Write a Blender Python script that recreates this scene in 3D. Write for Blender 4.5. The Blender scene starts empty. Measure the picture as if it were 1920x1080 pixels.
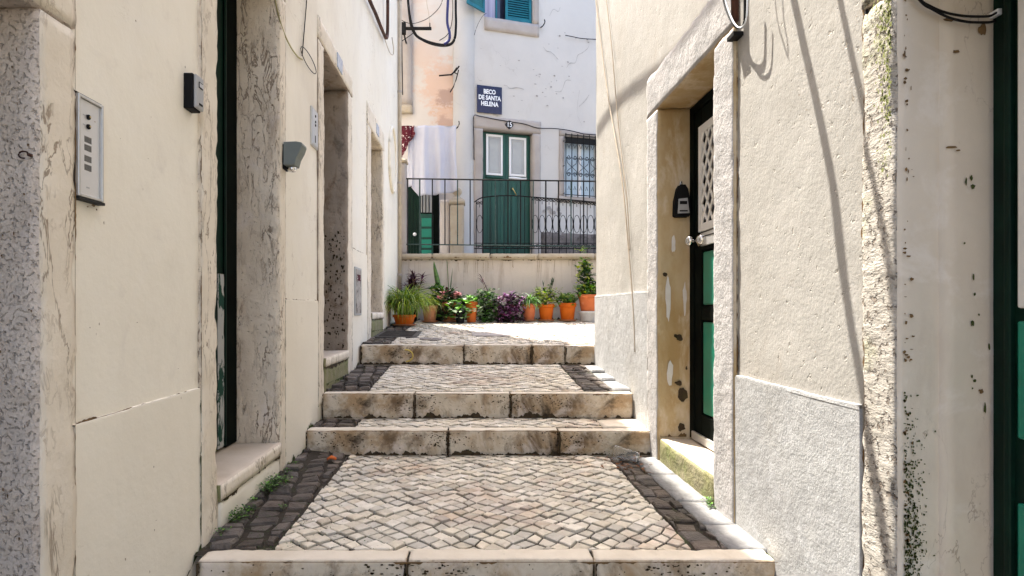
import bpy, math, random
from mathutils import Vector, noise

# ---------------------------------------------------------------- camera, light, exposure
scene = bpy.context.scene
F = 1100.0            # focal length in pixels of the 1920 px wide photograph
CX, CY = 885.0, 578.0 # where the optical axis meets it
cam_d = bpy.data.cameras.new("camera"); cam = bpy.data.objects.new("camera", cam_d)
scene.collection.objects.link(cam); scene.camera = cam
cam.location = (0, 0, 1.0); cam.rotation_euler = (math.radians(90), 0, 0)
cam_d.sensor_width = 36.0; cam_d.lens = F / 1920 * 36.0
cam_d.shift_x = (960 - CX) / 1920; cam_d.shift_y = (CY - 540) / 1920
cam_d.clip_start = 0.05; cam_d.clip_end = 500

SUN = Vector((-1.0, 1.5, 4.3)).normalized()          # towards the sun
world = bpy.data.worlds.new("World"); scene.world = world; world.use_nodes = True
wn = world.node_tree; bgn = wn.nodes["Background"]
sky = wn.nodes.new("ShaderNodeTexSky"); sky.sky_type = 'NISHITA'; sky.sun_disc = False
sky.sun_elevation = math.asin(SUN.z); sky.sun_rotation = math.atan2(SUN.x, SUN.y)
sky.dust_density = 3.5; sky.air_density = 0.85; sky.ozone_density = 0.6
wn.links.new(sky.outputs[0], bgn.inputs[0]); bgn.inputs[1].default_value = 0.15
sun_d = bpy.data.lights.new("sun", 'SUN'); sun_d.energy = 3.1; sun_d.angle = math.radians(0.5)
sun_d.color = (1.0, 0.95, 0.86)
sun = bpy.data.objects.new("sun", sun_d); scene.collection.objects.link(sun)
sun.location = SUN * 30; sun.rotation_euler = SUN.to_track_quat('Z', 'Y').to_euler()
vs = scene.view_settings
vs.view_transform = 'Standard'; vs.look = 'None'; vs.gamma = 1.0; vs.use_curve_mapping = False
vs.exposure = 2.40
scene.cycles.max_bounces = 10; scene.cycles.diffuse_bounces = 6; scene.cycles.transparent_max_bounces = 12
scene.cycles.use_denoising = True

# ---------------------------------------------------------------- pixel helpers (photograph px -> place)
def atY(px, py, Y):
    s = F / Y; return Vector(((px - CX) / s, Y, 1 + (CY - py) / s))
def atX(px, py, X):
    s = (px - CX) / X; return Vector((X, F / s, 1 + (CY - py) / s))

# ---------------------------------------------------------------- materials
MATS = {}
def M(name, c, c2=None, sc=3.0, rough=.85, bump=.25, bsc=45.0, stains=(), veins=None, rnd=0.0,
      metal=0.0, spec=.3, coat=0.0, pits=None, trans=0.0, lo=.35, hi=.65, stretch=(1,1,1), med=.35, ridge=(), bst=(1,1,1), blobs=()):
    if name in MATS: return MATS[name]
    m = bpy.data.materials.new(name); m.use_nodes = True; nt = m.node_tree; N = nt.nodes; L = nt.links
    bs = N["Principled BSDF"]; out = N["Material Output"]
    tc = N.new("ShaderNodeTexCoord"); O = tc.outputs['Object']
    def mapping(st):
        if tuple(st) == (1,1,1): return O
        mp = N.new("ShaderNodeMapping"); mp.inputs['Scale'].default_value = st; L.new(O, mp.inputs[0]); return mp.outputs[0]
    def nz(scale, st=(1,1,1), det=6, rg=.6, dist=0.0):
        n = N.new("ShaderNodeTexNoise"); n.inputs['Scale'].default_value = scale; n.inputs['Detail'].default_value = det
        n.inputs['Roughness'].default_value = rg; n.inputs['Distortion'].default_value = dist
        L.new(mapping(st), n.inputs['Vector']); return n.outputs['Fac']
    def rng(src, a, b, x=0., y=1.):
        r = N.new("ShaderNodeMapRange"); r.inputs[1].default_value = a; r.inputs[2].default_value = b
        r.inputs[3].default_value = x; r.inputs[4].default_value = y; L.new(src, r.inputs[0]); return r.outputs[0]
    def math_(op, a, b):
        q = N.new("ShaderNodeMath"); q.operation = op
        for i, v in enumerate((a, b)):
            if hasattr(v, 'links'): L.new(v, q.inputs[i])
            else: q.inputs[i].default_value = v
        return q.outputs[0]
    def mix(fac, a, b):
        q = N.new("ShaderNodeMix"); q.data_type = 'RGBA'
        if hasattr(fac, 'links'): L.new(fac, q.inputs[0])
        else: q.inputs[0].default_value = fac
        for i, v in ((6, a), (7, b)):
            if hasattr(v, 'links'): L.new(v, q.inputs[i])
            else: q.inputs[i].default_value = (*v, 1)
        return q.outputs[2]
    c2 = c2 or tuple(x * .85 for x in c)
    col = mix(rng(nz(sc, stretch), lo, hi), c, c2)
    hgt = None
    for st in stains:   # (colour, scale, lo, hi, strength, stretch)
        s_ = st[5] if len(st) > 5 else (1,1,1)
        k = math_('MULTIPLY', rng(nz(st[1], s_, 8, .68, .4), st[2], st[3]), st[4])
        col = mix(k, col, st[0])
    if veins:           # (colour, scale, width, strength, stretch, mask_lo, mask_hi)
        vc, vsc, vw, vst, vstr, ml, mh = veins
        wob = N.new("ShaderNodeTexNoise"); wob.inputs['Scale'].default_value = vsc * 1.3; wob.inputs['Detail'].default_value = 4
        L.new(mapping(vstr), wob.inputs['Vector'])
        va = N.new("ShaderNodeVectorMath"); va.operation = 'MULTIPLY_ADD'
        va.inputs[1].default_value = (.9/vsc,)*3
        L.new(wob.outputs['Color'], va.inputs[0]); L.new(mapping(vstr), va.inputs[2])
        vo = N.new("ShaderNodeTexVoronoi"); vo.feature = 'DISTANCE_TO_EDGE'; vo.inputs['Scale'].default_value = vsc
        L.new(va.outputs[0], vo.inputs['Vector'])
        k = math_('MULTIPLY', math_('MULTIPLY', rng(vo.outputs['Distance'], 0, vw, 1, 0), rng(nz(vsc*.7, vstr), ml, mh)), vst)
        col = mix(k, col, vc); hgt = math_('MULTIPLY', k, -1.2)
    for (bc, ctr, rad, bst_) in blobs:                # a soft-edged stain at a fixed place on the thing
        d_ = N.new("ShaderNodeVectorMath"); d_.operation = 'DISTANCE'; L.new(O, d_.inputs[0]); d_.inputs[1].default_value = ctr
        dd_ = math_('ADD', d_.outputs['Value'], math_('MULTIPLY', math_('SUBTRACT', nz(4.5, (1,1,1.4), 8, .7), .5), rad*2.6))
        col = mix(math_('MULTIPLY', rng(dd_, rad*.66, rad*1.05, 1, 0), bst_), col, bc)
    for (vc, vsc, vw, vst, vstr, ml, mh) in ridge:     # wandering hairlines: the contour of a noise
        a_ = math_('ABSOLUTE', math_('SUBTRACT', nz(vsc, vstr, 5, .6, .6), .5), 0)
        k = math_('MULTIPLY', math_('MULTIPLY', rng(a_, vw*.35, vw, 1, 0), rng(nz(vsc*.45, vstr, 3), ml, mh)), vst)
        col = mix(k, col, vc); k = math_('MULTIPLY', k, -.9)
        hgt = math_('ADD', hgt, k) if hgt else k
    if rnd:
        oi = N.new("ShaderNodeObjectInfo"); ge = N.new("ShaderNodeNewGeometry")
        r = math_('FRACT', math_('ADD', oi.outputs['Random'], ge.outputs['Random Per Island']), 0)
        hv = N.new("ShaderNodeHueSaturation")
        L.new(rng(r, 0, 1, 1 - rnd, 1 + rnd), hv.inputs['Value']); 
        L.new(rng(math_('FRACT', math_('MULTIPLY', r, 7.3), 0), 0, 1, 1-min(.25, rnd), 1+min(.25, rnd)), hv.inputs['Saturation'])
        L.new(col, hv.inputs['Color']); col = hv.outputs[0]
    h = math_('ADD', math_('MULTIPLY', nz(bsc, bst, 5, .7), .5), math_('MULTIPLY', nz(bsc*.16, bst, 4), med*2))
    if pits:            # (scale, lo, hi, depth, colour strength, colour)
        pk = rng(nz(pits[0], det=3), pits[1], pits[2])
        h = math_('SUBTRACT', h, math_('MULTIPLY', pk, pits[3]))
        if pits[4]: col = mix(math_('MULTIPLY', pk, pits[4]), col, pits[5])
    if hgt: h = math_('ADD', h, hgt)
    bp = N.new("ShaderNodeBump"); bp.inputs['Strength'].default_value = min(1, bump); bp.inputs['Distance'].default_value = .012*max(1, bump)
    L.new(h, bp.inputs['Height']); L.new(bp.outputs[0], bs.inputs['Normal'])
    L.new(col, bs.inputs['Base Color']); bs.inputs['Roughness'].default_value = rough; bs.inputs['Metallic'].default_value = metal
    bs.inputs['Specular IOR Level'].default_value = spec; bs.inputs['Coat Weight'].default_value = coat
    if trans:
        tr = N.new("ShaderNodeBsdfTranslucent"); L.new(col, tr.inputs[0]); mx = N.new("ShaderNodeMixShader"); mx.inputs[0].default_value = trans
        L.new(bs.outputs[0], mx.inputs[1]); L.new(tr.outputs[0], mx.inputs[2]); L.new(mx.outputs[0], out.inputs[0])
    MATS[name] = m; return m
def glass(name, c, rough=.03, alpha=1.0, tr=1.0):
    m = bpy.data.materials.new(name); m.use_nodes = True; b = m.node_tree.nodes["Principled BSDF"]
    b.inputs['Base Color'].default_value = (*c, 1); b.inputs['Roughness'].default_value = rough
    b.inputs['Transmission Weight'].default_value = tr; b.inputs['IOR'].default_value = 1.2; return m

BROWN = (.16,.09,.045); BLACK = (.018,.014,.010); OCHRE = (.33,.19,.07); MOSS = (.05,.075,.015)
m_cream = M('cream_plaster', (.84,.785,.67), (.78,.72,.605), sc=.9, bump=.14, bsc=50, med=1.0, ridge=(((.45,.37,.28), 2.2, .0035, .55, (1,1,1), .52, .58),),
            stains=[((.61,.53,.43), 1.5, .50, .76, .6, (1,1,.4)), ((.66,.60,.52), 6, .55, .74, .5), ((.50,.42,.32), 5, .66, .78, .45, (1,1,.25)), ((.82,.78,.71), 1.1, .5, .7, .5), ((.36,.28,.18), 30, .70, .76, .5)])
m_cream_low = M('cream_plinth_paint', (.83,.77,.65), (.77,.705,.585), sc=1.0, bump=.14, bsc=50, med=1.0, ridge=(((.42,.36,.26), 2.6, .004, .5, (1,1,1), .52, .58),),
            stains=[((.42,.35,.22), 1.6, .60, .82, .45, (1,1,.5)), ((.30,.24,.14), 24, .70, .77, .6)])
m_wallR = M('lumpy_cream_plaster', (.45,.427,.39), (.395,.372,.335), sc=1.6, bump=.34, bsc=80, med=.45, ridge=(((.30,.24,.17), 3, .004, .6, (1,1,1), .52, .58),), pits=(26, .64, .70, .9, .3, (.3,.24,.17)),
            stains=[((.38,.33,.27), 2.2, .54, .75, .5, (1,1,.5)), ((.56,.53,.49), 5, .55, .7, .5), ((.36,.26,.14), 35, .70, .77, .35)])
m_greyR = M('grey_roughcast', (.45,.445,.435), (.37,.365,.36), sc=3, bump=.55, bsc=110, med=.5,
            stains=[((.56,.56,.56), 12, .52, .66, .6), ((.26,.25,.24), 34, .63, .70, .6), ((.33,.31,.28), 2.0, .54, .74, .5, (1,1,.5))])
m_lioz = M('veined_limestone', (.80,.70,.56), (.69,.59,.46), sc=4, bump=.7, bsc=40, med=.9, rough=.75,
            stains=[((.30,.20,.13), 9, .56, .72, .5, (1,1,.3)), ((.74,.66,.60), 5, .55, .7, .6), ((.18,.11,.065), 30, .64, .71, .5, (1,1,.35))],
            ridge=(((.16,.10,.06), 16, .026, .7, (1,1,.30), .46, .58), ((.36,.25,.17), 34, .04, .4, (1,1,.35), .50, .62)),
            pits=(55, .62, .70, .8, .5, (.16,.10,.065)))
m_lioz_face = M('pale_limestone_face', (.78,.70,.58), (.68,.60,.48), sc=4, bump=.35, bsc=45, med=.9, rough=.8,
            stains=[((.40,.32,.22), 8, .60, .76, .4, (1,1,.4)), ((.09,.06,.03), 30, .68, .74, .6)],
            ridge=(((.20,.14,.09), 10, .018, .75, (1,1,.28), .46, .58), ((.34,.26,.19), 26, .035, .45, (1,1,.4), .5, .6)))
m_hammer = M('bush_hammered_stone', (.76,.655,.55), (.60,.51,.425), sc=7, bump=.95, bsc=75, med=.8, rough=.95, pits=(85, .55, .70, .8, .12, (.3,.22,.17)),
            stains=[((.84,.75,.68), 7, .50, .76, .5), ((.34,.25,.18), 14, .62, .80, .45), ((.30,.18,.09), 3.5, .56, .72, .6), ((.46,.37,.30), 60, .56, .76, .35)])
m_speck = M('speckled_granite_face', (.48,.455,.44), (.39,.375,.365), sc=7, bump=.8, bsc=70, med=.7, rough=.9,
            stains=[((.30,.26,.22), 60, .57, .66, .6), ((.10,.07,.04), 22, .68, .74, .8), ((.38,.34,.12), 3, .64, .82, .3)])
m_reveal = M('ochre_stained_limewash', (.54,.42,.25), (.42,.28,.12), sc=5, bump=.45, bsc=30, med=1.2, rough=.85, stretch=(1,1,.45),
            stains=[((.68,.58,.43), 4.5, .48, .60, .75, (1,1,.35)), ((.26,.14,.045), 6, .60, .74, .7, (1,1,.5)), (BLACK, 6, .68, .73, .9)])
m_pitted = M('pitted_rubble_edge', (.54,.50,.44), (.43,.39,.335), sc=9, bump=1.3, bsc=60, med=.9, rough=.95, bst=(1,1,2.4),
            stains=[((.30,.32,.10), 2.6, .54, .70, .65), ((.12,.07,.03), 28, .66, .74, .8), ((.62,.57,.51), 14, .55, .68, .6)],
            pits=(48, .57, .66, .9, .55, (.17,.11,.07)))
m_paintw = M('greyish_white_jamb_paint', (.66,.59,.49), (.58,.51,.42), sc=2, bump=.15, bsc=30, med=.8, rough=.6, ridge=(((.25,.19,.14), 6, .006, .6, (1,1,.5), .5, .6),),
            stains=[((.42,.33,.26), 3, .54, .74, .5, (1,1,.4)), ((.74,.69,.63), 6, .54, .66, .5), ((.20,.11,.06), 14, .70, .74, .85), ((.06,.06,.04), 20, .725, .755, .9)])
m_step = M('worn_step_stone', (.66,.575,.45), (.54,.455,.34), sc=6, bump=.5, bsc=50, med=1.0, rough=.8,
            stains=[(OCHRE, 3, .46, .62, .7), ((.10,.06,.03), 4.5, .50, .64, .75, (1,1,.7)), (BLACK, 16, .57, .65, .45), ((.66,.57,.49), 5, .54, .66, .75), (BLACK, 3.2, .60, .70, .8)])
m_step_top = M('worn_step_tread', (.68,.605,.50), (.60,.525,.42), sc=6, bump=.35, bsc=50, med=.8, rough=.75,
            stains=[((.34,.26,.17), 5, .60, .75, .4), (BLACK, 24, .66, .73, .5)])
m_cob = M('pale_limestone_cobble', (.65,.59,.495), (.53,.475,.385), sc=14, bump=.35, bsc=110, med=1.0, rough=.62, rnd=.20,
            stains=[((.36,.22,.15), 2.0, .52, .70, .6), ((.12,.085,.05), 30, .62, .72, .6)])
m_basalt = M('dark_basalt_cobble', (.065,.052,.044), (.12,.095,.078), sc=9, bump=.9, bsc=70, med=1.4, rough=.5, rnd=.45,
            stains=[((.05,.055,.015), 6, .55, .7, .5), ((.17,.12,.08), 13, .62, .74, .6)])
m_soil = M('mossy_joint_dirt', (.022,.017,.011), (.04,.03,.02), sc=8, bump=.8, bsc=60, med=1.0,
            stains=[((.035,.06,.012), 4, .54, .66, .8)])
m_cement = M('pale_cement_and_sun_strip', (.27,.265,.26), (.19,.185,.18), sc=8, bump=.7, bsc=50, med=1.2,
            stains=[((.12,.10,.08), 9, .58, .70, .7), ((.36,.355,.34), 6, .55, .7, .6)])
m_sill = M('smooth_sill_stone', (.62,.53,.43), (.54,.45,.35), sc=5, bump=.15, bsc=40, rough=.6, stains=[((.36,.27,.19), 4, .6, .75, .4)])
m_mossy = M('mossy_sill_front', (.27,.24,.15), (.21,.20,.09), sc=6, bump=.8, bsc=60, med=1.0,
            stains=[((.16,.19,.06), 7, .50, .64, .6), ((.05,.04,.02), 12, .60, .68, .8)])
m_fac = M('white_limewash', (.565,.54,.50), (.52,.495,.46), sc=.9, bump=.15, bsc=16, med=.8,
            stains=[((.42,.38,.33), 1.1, .56, .74, .6, (1,1,.4)), ((.30,.27,.24), 18, .69, .75, .35)],
            veins=((.34,.31,.28), 1.3, .006, .4, (1,1,1), .54, .60))
m_peach = M('peach_stained_limewash', (.60,.56,.51), (.56,.50,.44), sc=.8, bump=.15, bsc=16, med=.8,
            stains=[((.58,.42,.32), 1.1, .52, .64, .5, (1,1,1.6))],
            blobs=[((.60,.40,.29), (.98, 0, 3.35), .52, .75), ((.58,.36,.24), (1.02, 0, 2.75), .30, .7), ((.36,.24,.19), (1.02, 0, 3.12), .20, .75), ((.40,.27,.21), (1.0, 0, 2.58), .22, .7), ((.62,.44,.33), (.62, 0, 3.9), .32, .5)])
m_facstone = M('beige_frame_stone', (.42,.375,.335), (.36,.315,.28), sc=3, bump=.3, bsc=30,
            stains=[((.36,.28,.20), 4, .6, .75, .4), ((.08,.05,.03), 16, .68, .75, .6)])
m_retain = M('stained_retaining_plaster', (.60,.53,.46), (.54,.475,.41), sc=1.2, bump=.25, bsc=25, med=.8,
            stains=[((.32,.25,.19), 3, .50, .72, .55, (2.4,1,.22)), ((.56,.53,.51), 1.6, .55, .7, .7), ((.20,.14,.08), 7, .66, .76, .4, (2,1,.5))])
m_coping = M('worn_coping_stone', (.45,.385,.29), (.38,.31,.22), sc=4, bump=.5, bsc=35,
            stains=[((.26,.19,.08), 7, .55, .7, .5), (BLACK, 20, .66, .72, .7)])
m_green = M('glossy_green_paint', (.006,.23,.15), (.005,.17,.11), sc=4, bump=.06, bsc=20, rough=.28, spec=.5,
            stains=[((.05,.20,.15), 5, .6, .8, .3)])
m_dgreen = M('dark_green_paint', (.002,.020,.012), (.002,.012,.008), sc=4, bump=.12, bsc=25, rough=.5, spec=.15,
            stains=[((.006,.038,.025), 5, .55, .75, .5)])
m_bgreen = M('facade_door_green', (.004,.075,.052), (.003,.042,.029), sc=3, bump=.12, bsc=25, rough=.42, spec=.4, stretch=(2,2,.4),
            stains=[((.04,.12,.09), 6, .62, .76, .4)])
m_blackd = M('blackened_stile_and_gap_shade', (.002,.003,.0025), (.003,.006,.0045), sc=6, bump=.1, bsc=30, rough=.75, spec=.06)
m_flaky = M('flaking_pale_paint', (.42,.43,.42), (.36,.37,.37), sc=3, bump=.4, bsc=30,
            stains=[((.008,.05,.035), 9, .52, .56, 1.0, (1,1,.5))])
m_teal = M('teal_shutter_paint', (.010,.16,.20), (.006,.11,.15), sc=5, bump=.1, rough=.45)
m_whitep = M('white_gloss_paint', (.80,.785,.76), (.74,.725,.70), sc=4, bump=.08, bsc=30, rough=.4)
m_pane = M('curtained_pane', (.38,.40,.40), (.32,.34,.345), sc=3, bump=.02, rough=.12, spec=.6, coat=.5)
m_panew = M('dusty_window_pane', (.50,.60,.64), (.42,.50,.55), sc=3, bump=.02, rough=.15, spec=.6, coat=.4)
m_paned = M('dark_pane', (.02,.025,.04), (.04,.04,.07), sc=2, bump=.02, rough=.1, spec=.6, coat=.4)
m_curt = M('lilac_curtain', (.50,.47,.58), (.30,.28,.40), sc=6, stretch=(3,3,.1))
m_iron = M('black_wrought_iron', (.006,.006,.006), (.012,.011,.01), sc=20, bump=.2, bsc=120, rough=.65, spec=.15)
m_irong = M('worn_green_iron', (.020,.045,.038), (.05,.08,.07), sc=20, bump=.2, bsc=120, rough=.5)
m_cable = M('black_cable_sheath', (.006,.0055,.006), (.01,.01,.01), bump=.05, rough=.65, spec=.15)
m_cableb = M('blue_cable_sheath', (.03,.035,.14), (.02,.02,.09), bump=.05, rough=.5)
m_cablec = M('cream_painted_cable', (.52,.44,.34), (.42,.35,.26), sc=10, bump=.2, rough=.7)
m_cabler = M('rusty_brown_cable', (.09,.035,.02), (.04,.02,.015), sc=10, bump=.2, rough=.7)
m_cabley = M('yellowed_cable', (.40,.36,.17), (.30,.27,.13), bump=.1, rough=.7)
m_steel = M('brushed_steel', (.62,.60,.56), (.55,.53,.50), sc=60, stretch=(1,1,.05), bump=.05, rough=.38, metal=.75)
m_chrome = M('polished_chrome', (.80,.80,.80), (.75,.75,.75), bump=.02, rough=.10, metal=1.0)
m_alu = M('aluminium_trim', (.72,.71,.70), (.62,.61,.6), bump=.05, rough=.35, metal=.6)
m_brass = M('old_brass', (.62,.48,.20), (.5,.38,.15), bump=.1, rough=.35, metal=.9)
m_plblack = M('black_plastic', (.006,.006,.0065), bump=.05, rough=.6, spec=.15)
m_plgrey = M('grey_plastic', (.40,.40,.40), (.36,.36,.36), bump=.05, rough=.5)
m_lampgrey = M('green_grey_cast_metal', (.20,.225,.21), (.17,.19,.18), bump=.1, rough=.55)
m_slot = M('dark_slot', (.02,.018,.015), bump=.0, rough=.7)
m_tileblue = M('blue_enamel', (.008,.015,.065), (.006,.011,.045), sc=5, bump=.05, rough=.25, spec=.6)
m_letter = M('white_enamel', (.80,.82,.84), (.75,.77,.8), bump=.02, rough=.3)
m_blackpl = M('black_enamel', (.012,.010,.012), bump=.03, rough=.3)
m_azul = M('blue_white_tile', (.60,.62,.66), (.36,.42,.55), sc=25, bump=.05, rough=.25)
m_terra = M('terracotta', (.50,.13,.032), (.42,.10,.026), sc=8, bump=.2, bsc=60, rough=.75, rnd=.10,
            stains=[((.56,.33,.20), 7, .56, .74, .6), ((.30,.09,.03), 12, .6, .74, .5)])
m_terra2 = M('weathered_terracotta', (.42,.20,.10), (.34,.14,.07), sc=8, bump=.3, bsc=60, rough=.8, stains=[((.52,.42,.32), 9, .55, .7, .5)])
m_plpot = M('white_plastic_pot', (.62,.62,.63), (.5,.5,.5), sc=9, bump=.1, rough=.6)
m_potsoil = M('potting_soil', (.04,.028,.018), bump=.8)
m_sheet = M('pale_blue_sheet', (.64,.65,.72), (.59,.60,.69), sc=3, bump=.1, bsc=200, rough=.9, trans=.25)
m_redcloth = M('red_patterned_cloth', (.10,.006,.018), (.05,.004,.010), sc=9, bump=.1, rough=.9, stains=[((.75,.65,.62), 26, .58, .61, .9)])
m_teacloth = M('green_blue_laundry', (.02,.22,.20), (.03,.06,.32), sc=6, bump=.1, rough=.9)
m_tile = M('clay_roof_tile', (.40,.17,.09), (.30,.12,.07), sc=6, bump=.4, bsc=30, rnd=.2, stains=[((.12,.10,.07), 5, .55, .7, .5)])
m_ground = M('earth_ground', (.25,.22,.17), (.18,.16,.12), sc=1, bump=.5, bsc=10)
m_manhole = M('iron_drain_cover', (.05,.045,.042), (.09,.08,.07), sc=14, bump=.8, bsc=60, rough=.7)
m_slabg = M('grey_stone_slab', (.34,.31,.29), (.28,.25,.23), sc=10, bump=.4, bsc=60)
m_rub = M('black_rubber_mat', (.012,.010,.010), (.02,.017,.016), sc=20, bump=.6, bsc=90)
m_leafdry = M('dry_brown_leaf', (.22,.09,.03), (.14,.05,.02), sc=20, bump=.2)
m_orange = M('orange_peel', (.55,.13,.03), (.42,.09,.02), sc=20, bump=.2)
m_cup = glass('clear_plastic', (.97,.98,.98), .07, tr=.95)
def leafm(n, c, c2): return M(n, c, c2, sc=7, bump=.15, bsc=40, rough=.5, spec=.4, rnd=.35, trans=.3)
lf_grass = leafm('grassy_leaf', (.24,.36,.035), (.14,.24,.025))
lf_yel = leafm('yellow_green_leaf', (.42,.48,.08), (.30,.38,.05))
lf_green = leafm('mid_green_leaf', (.07,.19,.03), (.04,.11,.015))
lf_lime = leafm('light_green_leaf', (.22,.46,.08), (.14,.32,.05))
lf_dark = leafm('dark_green_leaf', (.018,.045,.014), (.03,.07,.02))
lf_purple = leafm('purple_leaf', (.13,.03,.11), (.06,.015,.045))
lf_pinkp = leafm('pale_violet_leaf', (.42,.22,.42), (.28,.12,.26))
lf_maroon = leafm('maroon_leaf', (.055,.012,.018), (.03,.008,.012))
lf_white = leafm('variegated_white_leaf', (.52,.60,.46), (.22,.38,.16))
lf_flower = leafm('pink_petal', (.72,.22,.28), (.75,.5,.5))
lf_dry = leafm('dry_straw_leaf', (.36,.25,.12), (.28,.17,.08))
lf_snake = M('snake_plant_leaf', (.12,.22,.05), (.05,.10,.03), sc=9, stretch=(1,1,3), rough=.45, bump=.1)
lf_weed = leafm('gutter_weed_leaf', (.045,.11,.015), (.03,.07,.01))

# ---------------------------------------------------------------- object helpers
COL = scene.collection
def wloc(o):
    v = Vector((0,0,0))
    while o: v += o.location; o = o.parent
    return v
def props(o, label=None, cat=None, group=None, kind=None):
    if label: o['label'] = label
    if cat: o['category'] = cat
    if group: o['group'] = group
    if kind: o['kind'] = kind
    return o
def thing(name, label, cat, loc, group=None, kind=None):
    o = bpy.data.objects.new(name, None); COL.objects.link(o); o.location = loc; o.empty_display_size = .05
    return props(o, label, cat, group, kind)
class MB:
    def __init__(s, xf=None): s.v = []; s.f = []; s.m = []; s.xf = xf
    def add(s, vs, fs, mi=0):
        b = len(s.v); s.v += [tuple(v) for v in vs]
        for i, f in enumerate(fs):
            s.f.append([b + k for k in f]); s.m.append(mi[i] if isinstance(mi, (list, tuple)) else mi)
        return s
    def box(s, x0, x1, y0, y1, z0, z1, mi=0, cut=0.0):
        if x0 > x1: x0, x1 = x1, x0
        if y0 > y1: y0, y1 = y1, y0
        if z0 > z1: z0, z1 = z1, z0
        return s.add([(x0,y0,z0),(x1,y0,z0),(x1,y1,z0),(x0,y1,z0),(x0,y0,z1),(x1,y0,z1),(x1,y1,z1),(x0,y1,z1)],
              [(0,3,2,1),(4,5,6,7),(0,1,5,4),(1,2,6,5),(2,3,7,6),(3,0,4,7)], mi)
    def tube(s, pts, r, n=6, mi=0, closed=False):
        P = [Vector(p) for p in pts]; rings = []; up = Vector((0,0,1))
        N_ = len(P)
        for i, p in enumerate(P):
            a = P[(i-1) % N_] if (closed or i > 0) else p; c = P[(i+1) % N_] if (closed or i < N_-1) else p
            t = (c - a)
            t = t.normalized() if t.length > 1e-9 else Vector((0,0,1))
            q = up if abs(t.dot(up)) < .95 else Vector((1,0,0))
            u = t.cross(q).normalized(); w = t.cross(u)
            rr = r[i] if isinstance(r, (list, tuple)) else r
            rings.append([p + (u*math.cos(2*math.pi*k/n) + w*math.sin(2*math.pi*k/n))*rr for k in range(n)])
        vs = [v for R in rings for v in R]; fs = []
        for i in range(N_ if closed else N_-1):
            j = (i+1) % N_
            for k in range(n): fs.append((i*n+k, i*n+(k+1) % n, j*n+(k+1) % n, j*n+k))
        if not closed: fs += [tuple(range(n))[::-1], tuple((N_-1)*n+k for k in range(n))]
        return s.add(vs, fs, mi)
    def lathe(s, c, prof, n=20, mi=0, axis='z'):
        vs = []
        for r, h in prof:
            for k in range(n):
                a = 2*math.pi*k/n; x, y = r*math.cos(a), r*math.sin(a)
                vs.append({'z': (c[0]+x, c[1]+y, c[2]+h), 'x': (c[0]+h, c[1]+x, c[2]+y), 'y': (c[0]+x, c[1]+h, c[2]+y)}[axis])
        m = len(prof); fs = [(i*n+k, i*n+(k+1) % n, (i+1)*n+(k+1) % n, (i+1)*n+k) for i in range(m-1) for k in range(n)]
        fs += [tuple(range(n))[::-1], tuple((m-1)*n+k for k in range(n))]
        return s.add(vs, fs, mi)
    def rbox(s, x0, x1, y0, y1, z0, z1, seg=.04, amp=.003, chip=.008, mi=0, seed=0.0):
        """box of worn stone: a lattice pushed about, its edges chipped. mi: index or dict of faces -x +x -y +y -z +z"""
        if x0 > x1: x0, x1 = x1, x0
        if y0 > y1: y0, y1 = y1, y0
        lo = (x0,y0,z0); hi = (x1,y1,z1); n = [max(1, min(110, round((hi[i]-lo[i])/seg))) for i in range(3)]
        idx = {}; vs = []; sd = Vector((seed*3.1, seed*1.7, seed*2.3)); cen = [(lo[i]+hi[i])/2 for i in range(3)]
        def V(i, j, k):
            key = (i,j,k)
            if key in idx: return idx[key]
            q = [lo[a] + (hi[a]-lo[a])*key[a]/n[a] for a in range(3)]
            p = Vector(q); at = [key[a] in (0, n[a]) for a in range(3)]
            d = noise.noise_vector(p*4+sd)*amp*1.3 + noise.noise_vector(p*19+sd)*amp*.8
            r = p + d
            if sum(at) >= 2:
                pull = chip*(.35 + 1.6*max(0, noise.noise(p*11+sd)) + .9*max(0, noise.noise(p*31+sd)))
                for a in range(3):
                    if at[a]: r[a] += pull*(1 if q[a] < cen[a] else -1)
            idx[key] = len(vs); vs.append(r); return idx[key]
        fs = []; ms = []
        g = (lambda k: mi.get(k, 0)) if isinstance(mi, dict) else (lambda k: mi)
        for j in range(n[1]):
            for k in range(n[2]):
                fs.append((V(0,j,k),V(0,j,k+1),V(0,j+1,k+1),V(0,j+1,k))); ms.append(g('-x'))
                fs.append((V(n[0],j,k),V(n[0],j+1,k),V(n[0],j+1,k+1),V(n[0],j,k+1))); ms.append(g('+x'))
        for i in range(n[0]):
            for k in range(n[2]):
                fs.append((V(i,0,k),V(i+1,0,k),V(i+1,0,k+1),V(i,0,k+1))); ms.append(g('-y'))
                fs.append((V(i,n[1],k),V(i,n[1],k+1),V(i+1,n[1],k+1),V(i+1,n[1],k))); ms.append(g('+y'))
            for j in range(n[1]):
                fs.append((V(i,j,0),V(i,j+1,0),V(i+1,j+1,0),V(i+1,j,0))); ms.append(g('-z'))
                fs.append((V(i,j,n[2]),V(i+1,j,n[2]),V(i+1,j+1,n[2]),V(i,j+1,n[2]))); ms.append(g('+z'))
        return s.add(vs, fs, ms)
    def build(s, name, mats, parent=None, loc=None, smooth=False, bevel=0.0, **kw):
        if s.xf: s.v = [tuple(s.xf(Vector(v))) for v in s.v]
        base = wloc(parent) if parent else Vector((0,0,0))
        own = Vector(loc) if loc is not None else Vector((0,0,0))   # absolute
        off = own if loc is not None else base
        me = bpy.data.meshes.new(name)
        me.from_pydata([(v[0]-off.x, v[1]-off.y, v[2]-off.z) for v in s.v], [], s.f)
        mats = mats if isinstance(mats, (list, tuple)) else [mats]
        for m in mats: me.materials.append(m)
        if len(mats) > 1: me.polygons.foreach_set('material_index', s.m)
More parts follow.
